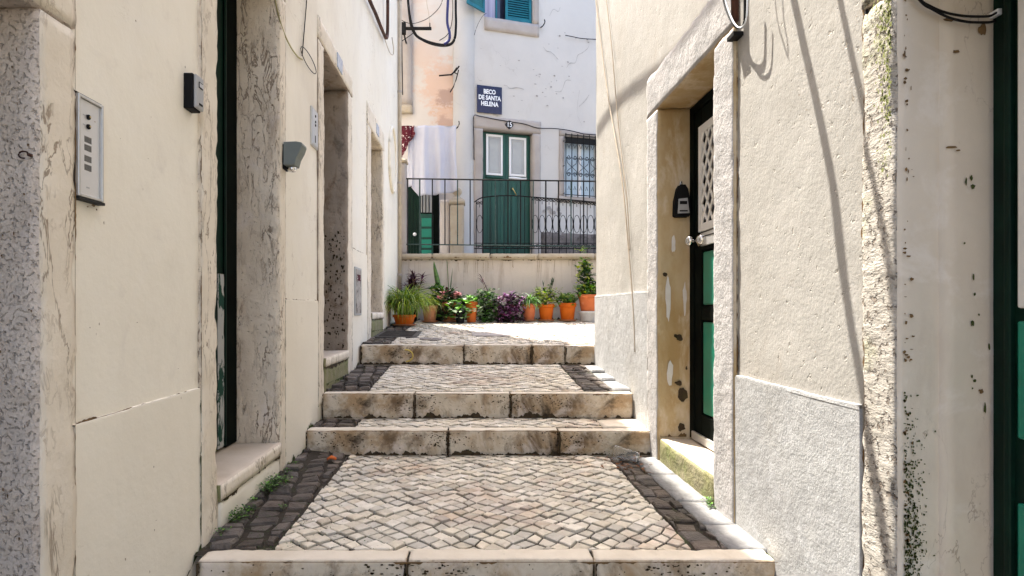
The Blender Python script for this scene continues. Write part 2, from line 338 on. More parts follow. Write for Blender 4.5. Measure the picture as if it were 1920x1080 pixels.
        if smooth: me.polygons.foreach_set('use_smooth', [True]*len(me.polygons))
        me.update()
        o = bpy.data.objects.new(name, me); COL.objects.link(o)
        if parent: o.parent = parent
        o.location = (own - base) if loc is not None else (0,0,0)
        if bevel:
            b = o.modifiers.new('bevel', 'BEVEL'); b.width = bevel; b.segments = 2; b.limit_method = 'ANGLE'
        return props(o, **kw)
def curve(pts, n=8):
    """Catmull-Rom through the points"""
    P = [Vector(p) for p in pts]; out = []
    for i in range(len(P)-1):
        a = P[i-1] if i else P[i]*2-P[i+1]; b = P[i]; c = P[i+1]; d = P[i+2] if i+2 < len(P) else P[i+1]*2-P[i]
        for k in range(n):
            t = k/n; out.append(.5*((2*b)+(c-a)*t+(2*a-5*b+4*c-d)*t*t+(3*b-a-3*c+d)*t**3))
    out.append(P[-1]); return out
def text_mesh(txt, size, mat, name, parent, place, align='CENTER', sx=1.0, bold=0.0):
    """place(u, v, w): u right, v up, w out"""
    cu = bpy.data.curves.new('lettering', 'FONT'); cu.body = txt; cu.size = size; cu.align_x = align; cu.align_y = 'CENTER'
    cu.extrude = .0015; cu.offset = bold; cu.space_line = .95; cu.resolution_u = 3
    o = bpy.data.objects.new('lettering_tmp', cu); COL.objects.link(o)
    dg = bpy.context.evaluated_depsgraph_get(); me = bpy.data.meshes.new_from_object(o.evaluated_get(dg))
    bpy.data.objects.remove(o); base = wloc(parent)
    for v in me.vertices: v.co = Vector(place(v.co.x*sx, v.co.y, v.co.z)) - base
    me.materials.clear(); me.materials.append(mat)
    ob = bpy.data.objects.new(name, me); COL.objects.link(ob); ob.parent = parent; return ob
def wall(mb, f, a0, a1, z0, z1, holes, step=.25, amp=.004, seed=0., mi=0, fine=None):
    """plaster face on plane f(a, off, z) with rectangular holes (a0,a1,z0,z1)"""
    A = {a0, a1}; Z = {z0, z1}
    for h in holes: A |= {h[0], h[1]}; Z |= {h[2], h[3]}
    def fill(S, st):
        S = sorted(S); out = []
        for p, q in zip(S, S[1:]):
            s_ = st(p) if callable(st) else st
            n = max(1, math.ceil((q-p)/s_)); out += [p+(q-p)*i/n for i in range(n)]
        return out + [S[-1]]
    A = fill([a for a in A if a0 <= a <= a1], step); Z = fill([z for z in Z if z0 <= z <= z1], step)
    vs = []; fs = []
    for a in A:
        for z in Z:
            p = Vector((a*1.0, seed*5, z))
            vs.append(f(a, noise.noise(p*1.7)*amp*1.6 + noise.noise(p*6)*amp*.7, z))
    nz_ = len(Z)
    for i in range(len(A)-1):
        for j in range(nz_-1):
            ca = (A[i]+A[i+1])/2; cz = (Z[j]+Z[j+1])/2
            if any(h[0] < ca < h[1] and h[2] < cz < h[3] for h in holes): continue
            fs.append((i*nz_+j, (i+1)*nz_+j, (i+1)*nz_+j+1, i*nz_+j+1))
    mb.add(vs, fs, mi)
# ---------------------------------------------------------------- levels of the stepped alley
XL, XR = -1.14, 1.235
Y1, Y2, Y3, Y4, YB = 2.33, 4.0, 4.42, 5.85, 9.12
def gz(X, Y):
    w = noise.noise(Vector((X*1.3, Y*1.3, 0)))*.008
    if Y < Y1: return max(-.62, -.185 + (Y-Y1)*.10) + w
    if Y < Y2: return 0.0 + w + max(0, -X-.75)*.12*min(1, (Y-Y1)/1.2)
    if Y < Y3: return .166 + w*.5 + (Y-Y2)*.02
    if Y < Y4: return .357 + (Y-Y3)*.058 + w
    return .628 + (Y-Y4)*.0588 + w*.8
def sheet(name, x0, x1, y0, y1, mat, drop, nx=24, ny=24, thick=.35, **kw):
    mb = MB(); vs = []; fs = []
    for i in range(nx+1):
        for j in range(ny+1):
            x = x0+(x1-x0)*i/nx; y = y0+(y1-y0)*j/ny; yy = min(max(y, y0+1e-4), y1-1e-4)
            vs.append((x, y, gz(x, yy)-drop))
    for i in range(nx):
        for j in range(ny): fs.append((i*(ny+1)+j, (i+1)*(ny+1)+j, (i+1)*(ny+1)+j+1, i*(ny+1)+j+1))
    mb.add(vs, fs)
    zb = min(v[2] for v in vs)-thick
    mb.box(x0+.01, x1-.01, y0+.01, y1-.01, zb, zb+thick*.6)
    return mb.build(name, mat, None, loc=((x0+x1)/2, y0, zb), **kw)

def clip(poly, x0, x1, y0, y1):
    for ax, val, sgn in ((0,x0,1),(0,x1,-1),(1,y0,1),(1,y1,-1)):
        out = []
        for i in range(len(poly)):
            p, q = poly[i-1], poly[i]; dp = (p[ax]-val)*sgn; dq = (q[ax]-val)*sgn
            if (dp >= 0) != (dq >= 0):
                t = dp/(dp-dq); out.append((p[0]+(q[0]-p[0])*t, p[1]+(q[1]-p[1])*t))
            if dq >= 0: out.append(q)
        poly = out
        if len(poly) < 3: return []
    return poly
def area(p): return abs(sum(p[i-1][0]*p[i][1]-p[i][0]*p[i-1][1] for i in range(len(p))))/2
def cobble_cells(x0, x1, y0, y1, pitch, ang, jit, gap, rg, sx=1.0):
    ca, sa = math.cos(ang), math.sin(ang); R = int(max(x1-x0, y1-y0)/pitch*1.3)+4
    mx, my = (x0+x1)/2, (y0+y1)/2; cells = []; cor = {}
    def C(i, j):
        if (i,j) not in cor:
            u, v = i*pitch*sx, j*pitch
            v += .16*pitch*math.sin(u*2.3+1)*2
            x = mx+u*ca-v*sa; y = my+u*sa+v*ca
            x += noise.noise(Vector((x*1.6, y*1.6, 3)))*pitch*.5 + rg.uniform(-jit, jit)*pitch
            y += noise.noise(Vector((x*1.6, y*1.6, 9)))*pitch*.5 + rg.uniform(-jit, jit)*pitch
            cor[(i,j)] = (x, y)
        return cor[(i,j)]
    for i in range(-R, R):
        for j in range(-R, R):
            p = [C(i,j), C(i+1,j), C(i+1,j+1), C(i,j+1)]
            if max(q[0] for q in p) < x0 or min(q[0] for q in p) > x1 or max(q[1] for q in p) < y0 or min(q[1] for q in p) > y1: continue
            p = clip(p, x0, x1, y0, y1)
            if len(p) < 3 or area(p) < pitch*pitch*.10: continue
            cx = sum(q[0] for q in p)/len(p); cy = sum(q[1] for q in p)/len(p)
            d = max(1e-3, math.sqrt(area(p))/2); k = 1-gap*rg.uniform(.5, 1.5)/d
            cells.append((cx, cy, [(cx+(q[0]-cx)*k, cy+(q[1]-cy)*k) for q in p]))
    return cells
def cobble(mb, cx, cy, p, dome, tiltamp, rg, rise=0.0):
    n = len(p); z0 = gz(cx, cy)+rg.uniform(-.0035, .0035)*(1+tiltamp*20)+rise; tx, ty = rg.uniform(-tiltamp, tiltamp), rg.uniform(-tiltamp, tiltamp)
    H = lambda x, y: z0+(x-cx)*tx+(y-cy)*ty
    vs = [(x, y, z0-.04) for x, y in p] + [(x, y, H(x,y)-dome) for x, y in p] + \
         [(cx+(x-cx)*.84, cy+(y-cy)*.84, H(x,y)) for x, y in p] + [(cx, cy, H(cx,cy)+dome*.25)]
    fs = []
    for k in range(n):
        l = (k+1) % n
        fs += [(k, l, n+l, n+k), (n+k, n+l, 2*n+l, 2*n+k), (2*n+k, 2*n+l, 3*n)]
    mb.add(vs, fs)
def cobbles(parent, cells, mat, dome, tilt, rg, singles, name='cobblestone', label=None):
    cells = sorted(cells, key=lambda c: c[1]); rest = MB()
    for i, (cx, cy, p) in enumerate(cells):
        if i < singles:
            mb = MB(); cobble(mb, cx, cy, p, dome, tilt, rg); mb.build(name, mat, parent)
        else: cobble(rest, cx, cy, p, dome, tilt, rg)
    if rest.v: rest.build(name + '_field', mat, parent, kind='stuff')

rg = random.Random(5)
# ground under everything and the street the camera stands in
gm = MB(); gm.add([(-60,-60,-1.3),(60,-60,-1.3),(60,80,-1.3),(-60,80,-1.3)], [(0,1,2,3)]); gm.box(-60,60,-60,80,-1.6,-1.45)
gm.build('ground', m_ground, None, loc=(0,0,-1.3), kind='structure')
sheet('street', XL-.05, XR+.05, -5, Y1-.06, m_cement, 0.0, kind='structure')
lands = [(Y1+.10, Y2-.01, 300, 120), (Y2+.10, Y3-.01, 300, 60), (Y3+.09, Y4-.01, 300, 120), (Y4+.10, YB, 0, 0)]
PAV = []
for k, (a, b, ns, nd) in enumerate(lands):
    x1 = XR+.03 if k < 3 else 7.0
    s_ = sheet('pavement', XL-.03, x1, a-.05, b+.009, m_soil, .011, 30, 20, .3, kind='structure'); PAV.append(s_)
    xl, xr = (-.825, .915) if k < 3 else (-.84, 2.3)
    if k == 2: xl, xr = -.80, .865
    cl = cobble_cells(xl, xr, a+.004, b-.014, .0665, math.radians(45), .14, .0048 if k == 0 else .0045, rg)
    cobbles(s_, cl, m_cob, .0028, .035, rg, ns)
    dl = cobble_cells(XL+.01, xl-.006, a+.004, b-.016, .098, math.radians(8), .20, .008, rg, 1.15)
    cobbles(s_, dl, m_basalt, .013, .13, rg, nd, 'dark_cobblestone')
    if k in (0, 2):
        edge = 1.07 if k == 0 else 1.10
        dr = cobble_cells(xr+.006, edge, a+.004, b-.016, .10, math.radians(5), .17, .006, rg, 1.1)
        cobbles(s_, dr, m_basalt, .007, .07, rg, nd, 'dark_cobblestone')
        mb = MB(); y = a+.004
        while y < b-.05:       # pale slabs added to paint the sunlit strip along the right wall
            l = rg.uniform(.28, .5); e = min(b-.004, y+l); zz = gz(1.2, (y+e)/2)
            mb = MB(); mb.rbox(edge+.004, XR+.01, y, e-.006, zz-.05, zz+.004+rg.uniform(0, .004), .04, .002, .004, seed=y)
            mb.build('sun_strip_slab', m_cement, s_, smooth=True); y = e
    if k == 1:
        zz = gz(1.1, a); mb = MB(); mb.rbox(xr+.006, XR+.01, a+.004, b-.004, zz-.05, zz+.004, .04, .002, .005, seed=3)
        mb.build('paving_slab', m_step_top, s_, smooth=True)

# ---------------------------------------------------------------- stone steps
def step(y, z0, z1, xs, label, depth, seed):
    t = thing('stone_step', label, 'step', ((xs[0]+xs[-1])/2, y, z0), group='stone steps of the alley')
    for i in range(len(xs)-1):
        mb = MB(); dz = rg.uniform(-.004, .003); dy = rg.uniform(-.004, .006)
        mb.rbox(xs[i]+.004, xs[i+1]-.004, y+dy, y+depth, z0, z1+dz, .02, .002, .0045, mi={'+z': 1}, seed=seed+i)
        mb.build('step_block', [m_step, m_step_top], t, smooth=True)
step(Y1, -.30, .002, [-1.095, -.258, .487, 1.212], 'nearest wide stone step at the bottom edge of the photo', .108, 1)
step(Y2, -.06, .168, [-1.135, -.164, .589, 1.232], 'stone step of three blocks right behind the lying plastic cup', .102, 5)
step(Y3, .12, .360, [-1.13, -.434, .289, 1.215], 'stone step directly above the one behind the cup, below the upper cobbled landing', .095, 9)
step(Y4, .38, .632, [-1.115, -.08, .596, .93, 1.232], 'farthest stone step with a faint yellow chalk curve on its left block', .10, 13)

# ---------------------------------------------------------------- left house
LH = thing('house', 'cream plastered house along the left side of the alley with three deep stone doorways', 'house', (XL, 2.0, 0))
fL = lambda a, o, z: (XL+o, a, z)
D0 = (.50, 1.665, -.75, 2.02); D1 = (2.447, 3.548, .06, 3.12); D2 = (4.315, 5.53, .42, 3.15); D3 = (6.335, 7.545, .70, 3.235)
mb = MB(); wall(mb, fL, -2.4, 9.1, -1.2, 8.75, [D0, D1, D2, D3], step=.14, amp=.0025, seed=1)
# side and rear walls close the house
mb.add([(XL,9.1,-1.2),(-6,9.1,-1.2),(-6,9.1,8.75),(XL,9.1,8.75)], [(0,1,2,3)])
mb.add([(XL,-2.4,-1.2),(-6,-2.4,-1.2),(-6,-2.4,8.75),(XL,-2.4,8.75)], [(0,3,2,1)])
mb.add([(-6,9.1,-1.2),(-6,-2.4,-1.2),(-6,-2.4,8.75),(-6,9.1,8.75)], [(0,1,2,3)])
mb.build('wall', m_cream, LH, smooth=False)
def roof(parent, xa, za, xb, zb, y0, y1):
    mb = MB(); n = int((y1-y0)/.05); vs = []; fs = []
    for i in range(n+1):
        y = y0+(y1-y0)*i/n; w = .03*math.sin(i*math.pi/2)
        vs += [(xa, y, za+w), (xb, y, zb+w), (xa, y, za-.08), (xb, y, zb-.08)]
    for i in range(n):
        a = i*4; b = a+4; fs += [(a,a+1,b+1,b), (a+2,b+2,b+3,a+3), (a,b,b+2,a+2)]
    mb.add(vs, fs); mb.build('roof', m_tile, parent)
roof(LH, -.90, 8.8, -3.6, 9.9, -2.5, 9.2); roof(LH, -6.1, 8.8, -3.6, 9.9, -2.5, 9.2)
def plinth(parent, side, a0, a1, z0, z1, mat, pr, seed):
    X = XL if side < 0 else XR; mb = MB()
    f = (lambda a, o, z: (X+pr+o, a, z)) if side < 0 else (lambda a, o, z: (X-pr-o, a, z))
    wall(mb, f, a0, a1, z0, z1-.008, [], step=.10, amp=.0015 if side < 0 else .003, seed=seed)
    s_ = 1 if side < 0 else -1; n = 40; vs = []
    for i in range(n+1):
        a = a0+(a1-a0)*i/n; w = noise.noise(Vector((a*3, seed, 0)))*.006+noise.noise(Vector((a*17, seed, 0)))*.003
        vs += [(X+s_*(pr+.0), a, z1-.012), (X+s_*(pr*.9), a, z1+w), (X-s_*.03, a, z1+.006+w)]
    mb.add(vs, [q for i in range(n) for q in ((i*3, i*3+3, i*3+4, i*3+1), (i*3+1, i*3+4, i*3+5, i*3+2))])
    for a in (a0, a1): mb.add([(X-s_*.02, a, z0), (X+s_*pr, a, z0), (X+s_*pr, a, z1-.008), (X-s_*.02, a, z1)], [(0,1,2,3)])
    mb.build('plinth', mat, parent)
plinth(LH, -1, 1.672, 2.44, -.9, .668, m_cream_low, .010, 2)
plinth(LH, -1, 3.556, 4.305, .0, 1.055, m_cream_low, .010, 3)
plinth(LH, -1, 5.54, 6.325, .3, 1.57, m_cream_low, .010, 4)
def surround_left(O, y0, y1, zs, zl, pr, seed, reveal, bottom=True, chip=.006):
    """outer hole O; opening y0..y1, sill zs, lintel underside zl"""
    xin = XL-.275; xf = XL+pr
    dd = {'+x': 1, '-y': 0}
    mb = MB(); mb.rbox(xin, xf, y1, O[1]+.008, O[2]-.15, zl, .03, .003, chip, mi=dd, seed=seed); mb.build('jamb', [reveal, m_lioz_face], LH, smooth=True)
    mb = MB(); mb.rbox(xin, xf, O[0]-.008, y0, O[2]-.15, zl, .03, .003, chip, mi=dd, seed=seed+3); mb.build('jamb', [reveal, m_lioz_face], LH, smooth=True)
    mb = MB(); mb.rbox(xin, xf+.001, O[0]-.010, O[1]+.010, zl+.003, O[3]+.008, .035, .003, chip, mi={'+x': 1, '-z': 0, '-y': 1}, seed=seed+7); mb.build('lintel', [reveal, m_lioz_face], LH, smooth=True)
    if bottom:
        mb = MB(); mb.rbox(xin-.01, xf+.012, y0+.002, y1-.002, zs-.075, zs, .025, .002, .005, mi={'+z': 1, '+x': 2}, seed=seed+9); mb.build('doorstep', [m_mossy, m_sill, m_lioz_face], LH, smooth=True)
        mb = MB(); mb.rbox(xin, xf+.004, y0+.003, y1-.003, O[2]-.15, zs-.080, .04, .004, .008, seed=seed+11); mb.build('doorstep_riser', [m_mossy if zs > .5 else m_cream_low], LH, smooth=True)
surround_left(D0, .64, 1.53, -.40, 1.784, .014, 21, m_hammer)
surround_left(D1, 2.60, 3.4375, .215, 2.85, .014, 33, m_lioz)
m_lioz_dk = M('blotched_dark_limestone', (.40,.33,.27), (.30,.25,.20), sc=4, bump=.5, bsc=40, med=.9, rough=.8,
            stains=[(BROWN, 7, .50, .66, .75, (1,1,.5)), (BLACK, 6, .58, .70, .8, (1,1,.6)), ((.55,.47,.38), 9, .58, .72, .5)])
surround_left(D2, 4.48, 5.34, .62, 2.985, .014, 47, m_lioz_dk)
surround_left(D3, 6.57, 7.43, .95, 3.00, .014, 59, m_lioz)
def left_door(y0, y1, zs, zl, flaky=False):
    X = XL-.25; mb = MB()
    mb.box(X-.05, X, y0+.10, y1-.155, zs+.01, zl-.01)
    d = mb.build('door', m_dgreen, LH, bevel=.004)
    mb = MB(); mb.box(X-.06, X+.012, y1-.15, y1+.002, zs+.006, zl); mb.box(X-.06, X+.012, y0-.002, y0+.096, zs+.006, zl); mb.build('door_frame', m_blackd, LH)  # near-black frame strip painted to stand for the dark gap beside the leaf
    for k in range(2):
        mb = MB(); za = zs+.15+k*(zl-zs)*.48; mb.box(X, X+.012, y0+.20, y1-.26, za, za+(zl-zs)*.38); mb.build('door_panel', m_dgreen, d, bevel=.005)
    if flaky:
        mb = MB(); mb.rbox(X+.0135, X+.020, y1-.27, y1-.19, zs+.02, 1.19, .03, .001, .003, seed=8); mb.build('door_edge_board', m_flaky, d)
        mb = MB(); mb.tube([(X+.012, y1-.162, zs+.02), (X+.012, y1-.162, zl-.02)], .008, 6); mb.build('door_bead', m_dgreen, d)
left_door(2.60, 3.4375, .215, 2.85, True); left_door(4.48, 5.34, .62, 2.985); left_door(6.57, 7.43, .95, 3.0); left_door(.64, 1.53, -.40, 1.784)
# oval moulding on the far left wall
mb = MB(); cy, cz = 8.34, 3.11
ov = [(XL+.012, cy+.34*math.cos(t*math.pi/18), cz+.45*math.sin(t*math.pi/18)) for t in range(36)]
mb.tube(ov, .028, 6, closed=True); om = mb.build('oval_moulding', m_cream_low, LH, smooth=True)
mb = MB(); mb.add([(XL+.004, cy, cz)]+[(XL+.008, cy+.33*math.cos(t*math.pi/18), cz+.44*math.sin(t*math.pi/18)) for t in range(36)], [(0, 1+t, 1+(t+1) % 36) for t in range(36)])
mb.build('oval_panel', m_cream_low, om)

# ---------------------------------------------------------------- right house
RH = thing('house', 'sunlit lumpy plaster house along the right side of the alley with a green door', 'house', (XR, 2.0, 0))
fR = lambda a, o, z: (XR-o, a, z)
E0 = (.55, 1.84, -.75, 2.12); E1 = (2.735, 4.075, -.03, 2.575)
mb = MB(); wall(mb, fR, -2.4, 5.83, -1.2, 7.2, [E0, E1], step=lambda p: .06 if p < 4.5 else .2, amp=.0035, seed=2)
mb.add([(XR,5.83,-1.2),(6,5.83,-1.2),(6,5.83,7.2),(XR,5.83,7.2)], [(0,3,2,1)])
mb.add([(XR,-2.4,-1.2),(6,-2.4,-1.2),(6,-2.4,7.2),(XR,-2.4,7.2)], [(0,1,2,3)])
mb.add([(6,5.83,-1.2),(6,-2.4,-1.2),(6,-2.4,7.2),(6,5.83,7.2)], [(0,3,2,1)])
mb.build('wall', m_wallR, RH, smooth=True)
roof(RH, XR-.12, 7.2, 3.6, 8.2, -2.5, 5.95); roof(RH, 6.1, 7.2, 3.6, 8.2, -2.5, 5.95)
plinth(RH, 1, 1.852, 2.725, -.9, .69, m_greyR, .012, 6)
plinth(RH, 1, 4.085, 5.835, -.2, 1.12, m_greyR, .016, 7)
# near doorway (only its far jamb shows)
xq = XR-.012
mb = MB(); mb.rbox(xq, 1.370, 1.69, E0[1]+.006, -1.1, 1.93, .02, .0018, .009, mi={'-x': 1, '-y': 0, '+y': 1}, seed=71)
mb.build('jamb', [m_paintw, m_pitted], RH, smooth=True)
mb = MB(); mb.rbox(1.344, 1.52, 1.682, E0[1], -1.1, 1.93, .04, .0006, .001, seed=72); mb.build('jamb_rebate', m_paintw, RH, smooth=True)
mb = MB(); mb.rbox(xq, 1.52, E0[0]-.006, .75, -1.1, 1.93, .05, .004, .012, mi={'-x': 1}, seed=73); mb.build('jamb', [m_paintw, m_pitted], RH, smooth=True)
mb = MB(); mb.rbox(xq, 1.52, E0[0]-.01, E0[1]+.008, 1.933, E0[3]+.01, .04, .004, .012, mi={'-x': 1}, seed=74); mb.build('lintel', [m_paintw, m_pitted], RH, smooth=True)
mb = MB(); mb.rbox(xq, 1.52, .752, 1.688, -1.1, -.45, .05, .003, .01, seed=75); mb.build('doorstep', m_sill, RH, smooth=True)
X = 1.495
mb = MB(); mb.box(X, X+.05, .76, 1.688, -.44, 1.925); dA = mb.build('door', m_dgreen, RH, bevel=.004)
for (ya, yb, za, zb, nm, mt) in ((1.18, 1.600, 1.0, 1.85, 'door_pane', m_whitep), (1.20, 1.600, .645, .965, 'door_panel', m_green), (1.20, 1.600, -.3, .47, 'door_panel', m_green)):
    mb = MB(); mb.box(X-.010, X+.01, ya, yb, za, zb); mb.build(nm, mt, dA, bevel=.006)
mb = MB(); mb.box(X-.016, X+.01, 1.615, 1.635, -.4, 1.9); mb.build('door_bead', m_dgreen, dA, bevel=.005)
# doorway with the lattice door
pr = .020; xin = 1.52
dd = {'-x': 1}
mb = MB(); mb.rbox(XR-pr, xin, 3.85, E1[1]+.008, -.15, 2.31, .025, .002, .005, mi=dd, seed=81); mb.build('jamb', [m_reveal, m_speck], RH, smooth=True)
mb = MB(); mb.rbox(XR-pr, xin, E1[0]-.006, 2.96, -.15, 2.31, .02, .002, .005, mi={'-x': 1, '+y': 0, '-y': 0}, seed=82); mb.build('jamb', [m_reveal, m_speck], RH, smooth=True)
mb = MB(); mb.rbox(XR-pr-.001, xin, E1[0]-.010, E1[1]+.010, 2.313, E1[3]+.006, .03, .002, .005, mi=dd, seed=83); mb.build('lintel', [m_reveal, m_speck], RH, smooth=True)
mb = MB(); mb.rbox(XR-.008, xin, 2.962, 3.848, -.15, .150, .03, .003, .010, mi={'-x': 1}, seed=84); mb.build('doorstep', [m_sill, m_mossy], RH, smooth=True)
X = 1.43; ya, yb, za, zb = 2.965, 3.845, .156, 2.305
mb = MB(); mb.box(X-.004, X+.05, yb-.07, yb, za, zb); mb.box(X-.004, X+.05, ya, ya+.04, za, zb); mb.box(X-.004, X+.05, ya+.041, yb-.071, zb-.05, zb)
mb.build('door_frame', m_blackd, RH, bevel=.003)
mb = MB(); y0, y1 = ya+.045, yb-.075
mb.box(X+.004, X+.044, y1-.10, y1, za+.03, zb-.055); mb.box(X+.004, X+.044, y0, y0+.10, za+.03, zb-.055)
for (p, q) in ((za+.03, .335), (.925, 1.01), (1.36, 1.478), (2.14, zb-.055)): mb.box(X+.005, X+.043, y0+.10, y1-.10, p, q)
mb.box(X+.02, X+.03, y0+.1, y1-.1, .3, 1.4)
dB = mb.build('door', m_blackd, RH, bevel=.003)
for (p, q) in ((.345, .915), (1.02, 1.35)):
    mb = MB(); mb.box(X+.009, X+.035, y0+.112, y1-.112, p, q); mb.build('door_panel', m_green, dB, bevel=.010)
gy0, gy1, gz0, gz1 = y0+.085, y1-.085, 1.475, 2.135
mb = MB(); w = .05
mb.box(X-.010, X+.004, gy0, gy0+w, gz0, gz1); mb.box(X-.010, X+.004, gy1-w, gy1, gz0, gz1)
mb.box(X-.0095, X+.0035, gy0+w, gy1-w, gz0, gz0+w); mb.box(X-.0095, X+.0035, gy0+w, gy1-w, gz1-w, gz1)
mb.build('grille_frame', m_whitep, dB, bevel=.003)
mb = MB(); a0, a1, b0, b1 = gy0+w, gy1-w, gz0+w, gz1-w; sp = .083; sl = 1.55
def bar2(mb, X, p, q, r): mb.tube([(X, p[0], p[1]), (X, q[0], q[1])], r, 4)
import itertools
for sg in (1, -1):
    for k in range(-20, 40):
        c = b0 + k*sp*sl      # line z = c + sg*sl*(y-a0)
        pts = []
        for (y_, z_) in ((a0, c), (a1, c+sg*sl*(a1-a0))):
            pts.append((y_, z_))
        (ya_, z_a), (yb_, z_b) = pts
        if sg < 0: c2 = c + sl*(a1-a0); z_a = c2; z_b = c2 - sl*(a1-a0)
        # clip
        def cl(p, q, lim, up):
            if (p[1] > lim) == (q[1] > lim): return p
            t = (lim-p[1])/(q[1]-p[1]); return (p[0]+(q[0]-p[0])*t, lim)
        P_, Q_ = (ya_, z_a), (yb_, z_b)
        if max(P_[1], Q_[1]) <= b0 or min(P_[1], Q_[1]) >= b1: continue
        if P_[1] < b0 or P_[1] > b1: P_ = cl(P_, Q_, b0 if P_[1] < b0 else b1, 0)
        if Q_[1] < b0 or Q_[1] > b1: Q_ = cl(Q_, P_, b0 if Q_[1] < b0 else b1, 0)
        bar2(mb, X-.002+.002*sg, P_, Q_, .0085)
mb.build('lattice', m_whitep, dB)
mb = MB(); mb.box(X+.012, X+.018, a0, a1, b0, b1); mb.build('door_pane', m_paned, dB)
mb = MB(); mb.box(X-.010, X+.004, 3.36, y1-.125, 1.385, 1.465); ls = mb.build('letter_plate', m_alu, dB, bevel=.002)
mb = MB(); mb.box(X-.0115, X-.009, 3.40, y1-.15, 1.437, 1.445); mb.build('letter_slot', m_slot, ls)
for (yy, r) in ((3.70, .034),):
    mb = MB(); mb.lathe((X+.004, yy, 1.425), [(.001,0), (r, -.001), (r*1.0, -.006), (r*.5, -.012), (.010, -.02), (.010, -.038), (.022, -.043), (.034, -.056), (.036, -.068), (.029, -.081), (.012, -.088), (.001, -.089)], 20, axis='x')
    mb.build('door_knob', m_chrome, dB, smooth=True)
mb = MB(); mb.lathe((X+.004, 3.63, 1.425), [(.001,0), (.030, -.001), (.034, -.012), (.034,-.026), (.020, -.040), (.001, -.043)], 18, axis='x'); mb.build('lock_rosette', m_chrome, dB, smooth=True)
mb = MB(); mb.box(X-.014, X+.003, y0-.01, y1+.02, za+.004, za+.055); mb.build('weather_bar', m_alu, dB, bevel=.004)
# ---------------------------------------------------------------- upper terrace, retaining wall
TZ = 1.84
mb = MB(); mb.box(-9, 9, 9.34, 24, .2, TZ); mb.build('terrace', m_cement, None, loc=(0, 9.4, TZ), kind='structure')
RW = thing('retaining_wall', 'low stained retaining wall behind the row of flower pots', 'wall', (0, 9.15, .7))
mb = MB(); wall(mb, lambda a, o, z: (a, 9.14-o, z), XL-.4, 7, .4, 1.79, [], step=.12, amp=.006, seed=9)
mb.box(XL-.4, 7, 9.16, 9.33, .4, 1.79); mb.build('wall_body', m_retain, RW, smooth=True)
xs = [XL-.3, -.62, .28, 1.02, 1.9, 2.9, 3.9, 4.9, 5.9, 7]
for i in range(len(xs)-1):
    mb = MB(); mb.rbox(xs[i]+.004, xs[i+1]-.004, 9.08, 9.42, 1.755, 1.852+rg.uniform(-.004, .004), .05, .003, .007, seed=90+i); mb.build('coping_stone', m_coping, RW, smooth=True)

# ---------------------------------------------------------------- white house at the back
P0 = Vector((-.35, 11.0, 0)); DU = Vector((.958, .287, 0)); DN = Vector((.287, -.958, 0))
def FW(v): return P0 + DU*v.x + DN*v.y + Vector((0, 0, v.z))      # local: x along, y out, z up
def fpx(px, py, off=0.0):
    k = (px-CX)/F; o = DN*off; bx, by = P0.x+o.x, P0.y+o.y
    u = (k*by-bx)/(DU.x-k*DU.y); Y = by+u*DU.y
    return u, 1+(CY-py)*Y/F
fF = lambda a, o, z: FW(Vector((a, o, z)))
WH = thing('house', 'white limewashed house closing the alley, with the green double door and blue street sign', 'house', tuple(FW(Vector((1.2, 0, TZ)))))
so0 = fpx(888, 217); so1 = fpx(1013, 236); di0 = fpx(905, 242); di1 = fpx(998, 249)
HD = (so0[0], so1[0], TZ, so0[1])
w0 = fpx(1058, 256); w1 = (w0[0]+.78, fpx(1058, 368)[1]); HW = (w0[0], w1[0], w1[1], w0[1])
uw0 = fpx(908, 30); uw1 = fpx(998, 47); HU = (uw0[0], uw1[0], (uw0[1]+uw1[1])/2, 7.95)
mb = MB(); wall(mb, fF, 0, 9, .5, 8.3, [HD, HW, HU], step=.25, amp=.006, seed=4)
mb.build('wall', m_fac, WH, smooth=True)
mb = MB(xf=FW); mb.box(.0, 9, -4, -.35, .5, 8.28); mb.build('house_body', m_fac, WH)
mb = MB(xf=FW); n = 90; vs = []; fs = []
for i in range(n+1):
    a = -.1+9.3*i/n; w_ = .03*math.sin(i*math.pi/2); vs += [(a, .15, 8.33+w_), (a, -4.2, 10.2+w_), (a, .15, 8.25), (a, -4.2, 10.1)]
for i in range(n): a = i*4; b = a+4; fs += [(a,a+1,b+1,b), (a+2,b+2,b+3,a+3), (a,b,b+2,a+2)]
mb.add(vs, fs); mb.build('roof', m_tile, WH)
# corner pilaster strip
ps = fpx(888, 100)[0]
mb = MB(xf=FW); mb.rbox(.002, ps, -.05, .022, TZ-.5, 8.2, .2, .003, .003, seed=40); mb.build('corner_pilaster', m_fac, WH, smooth=True)
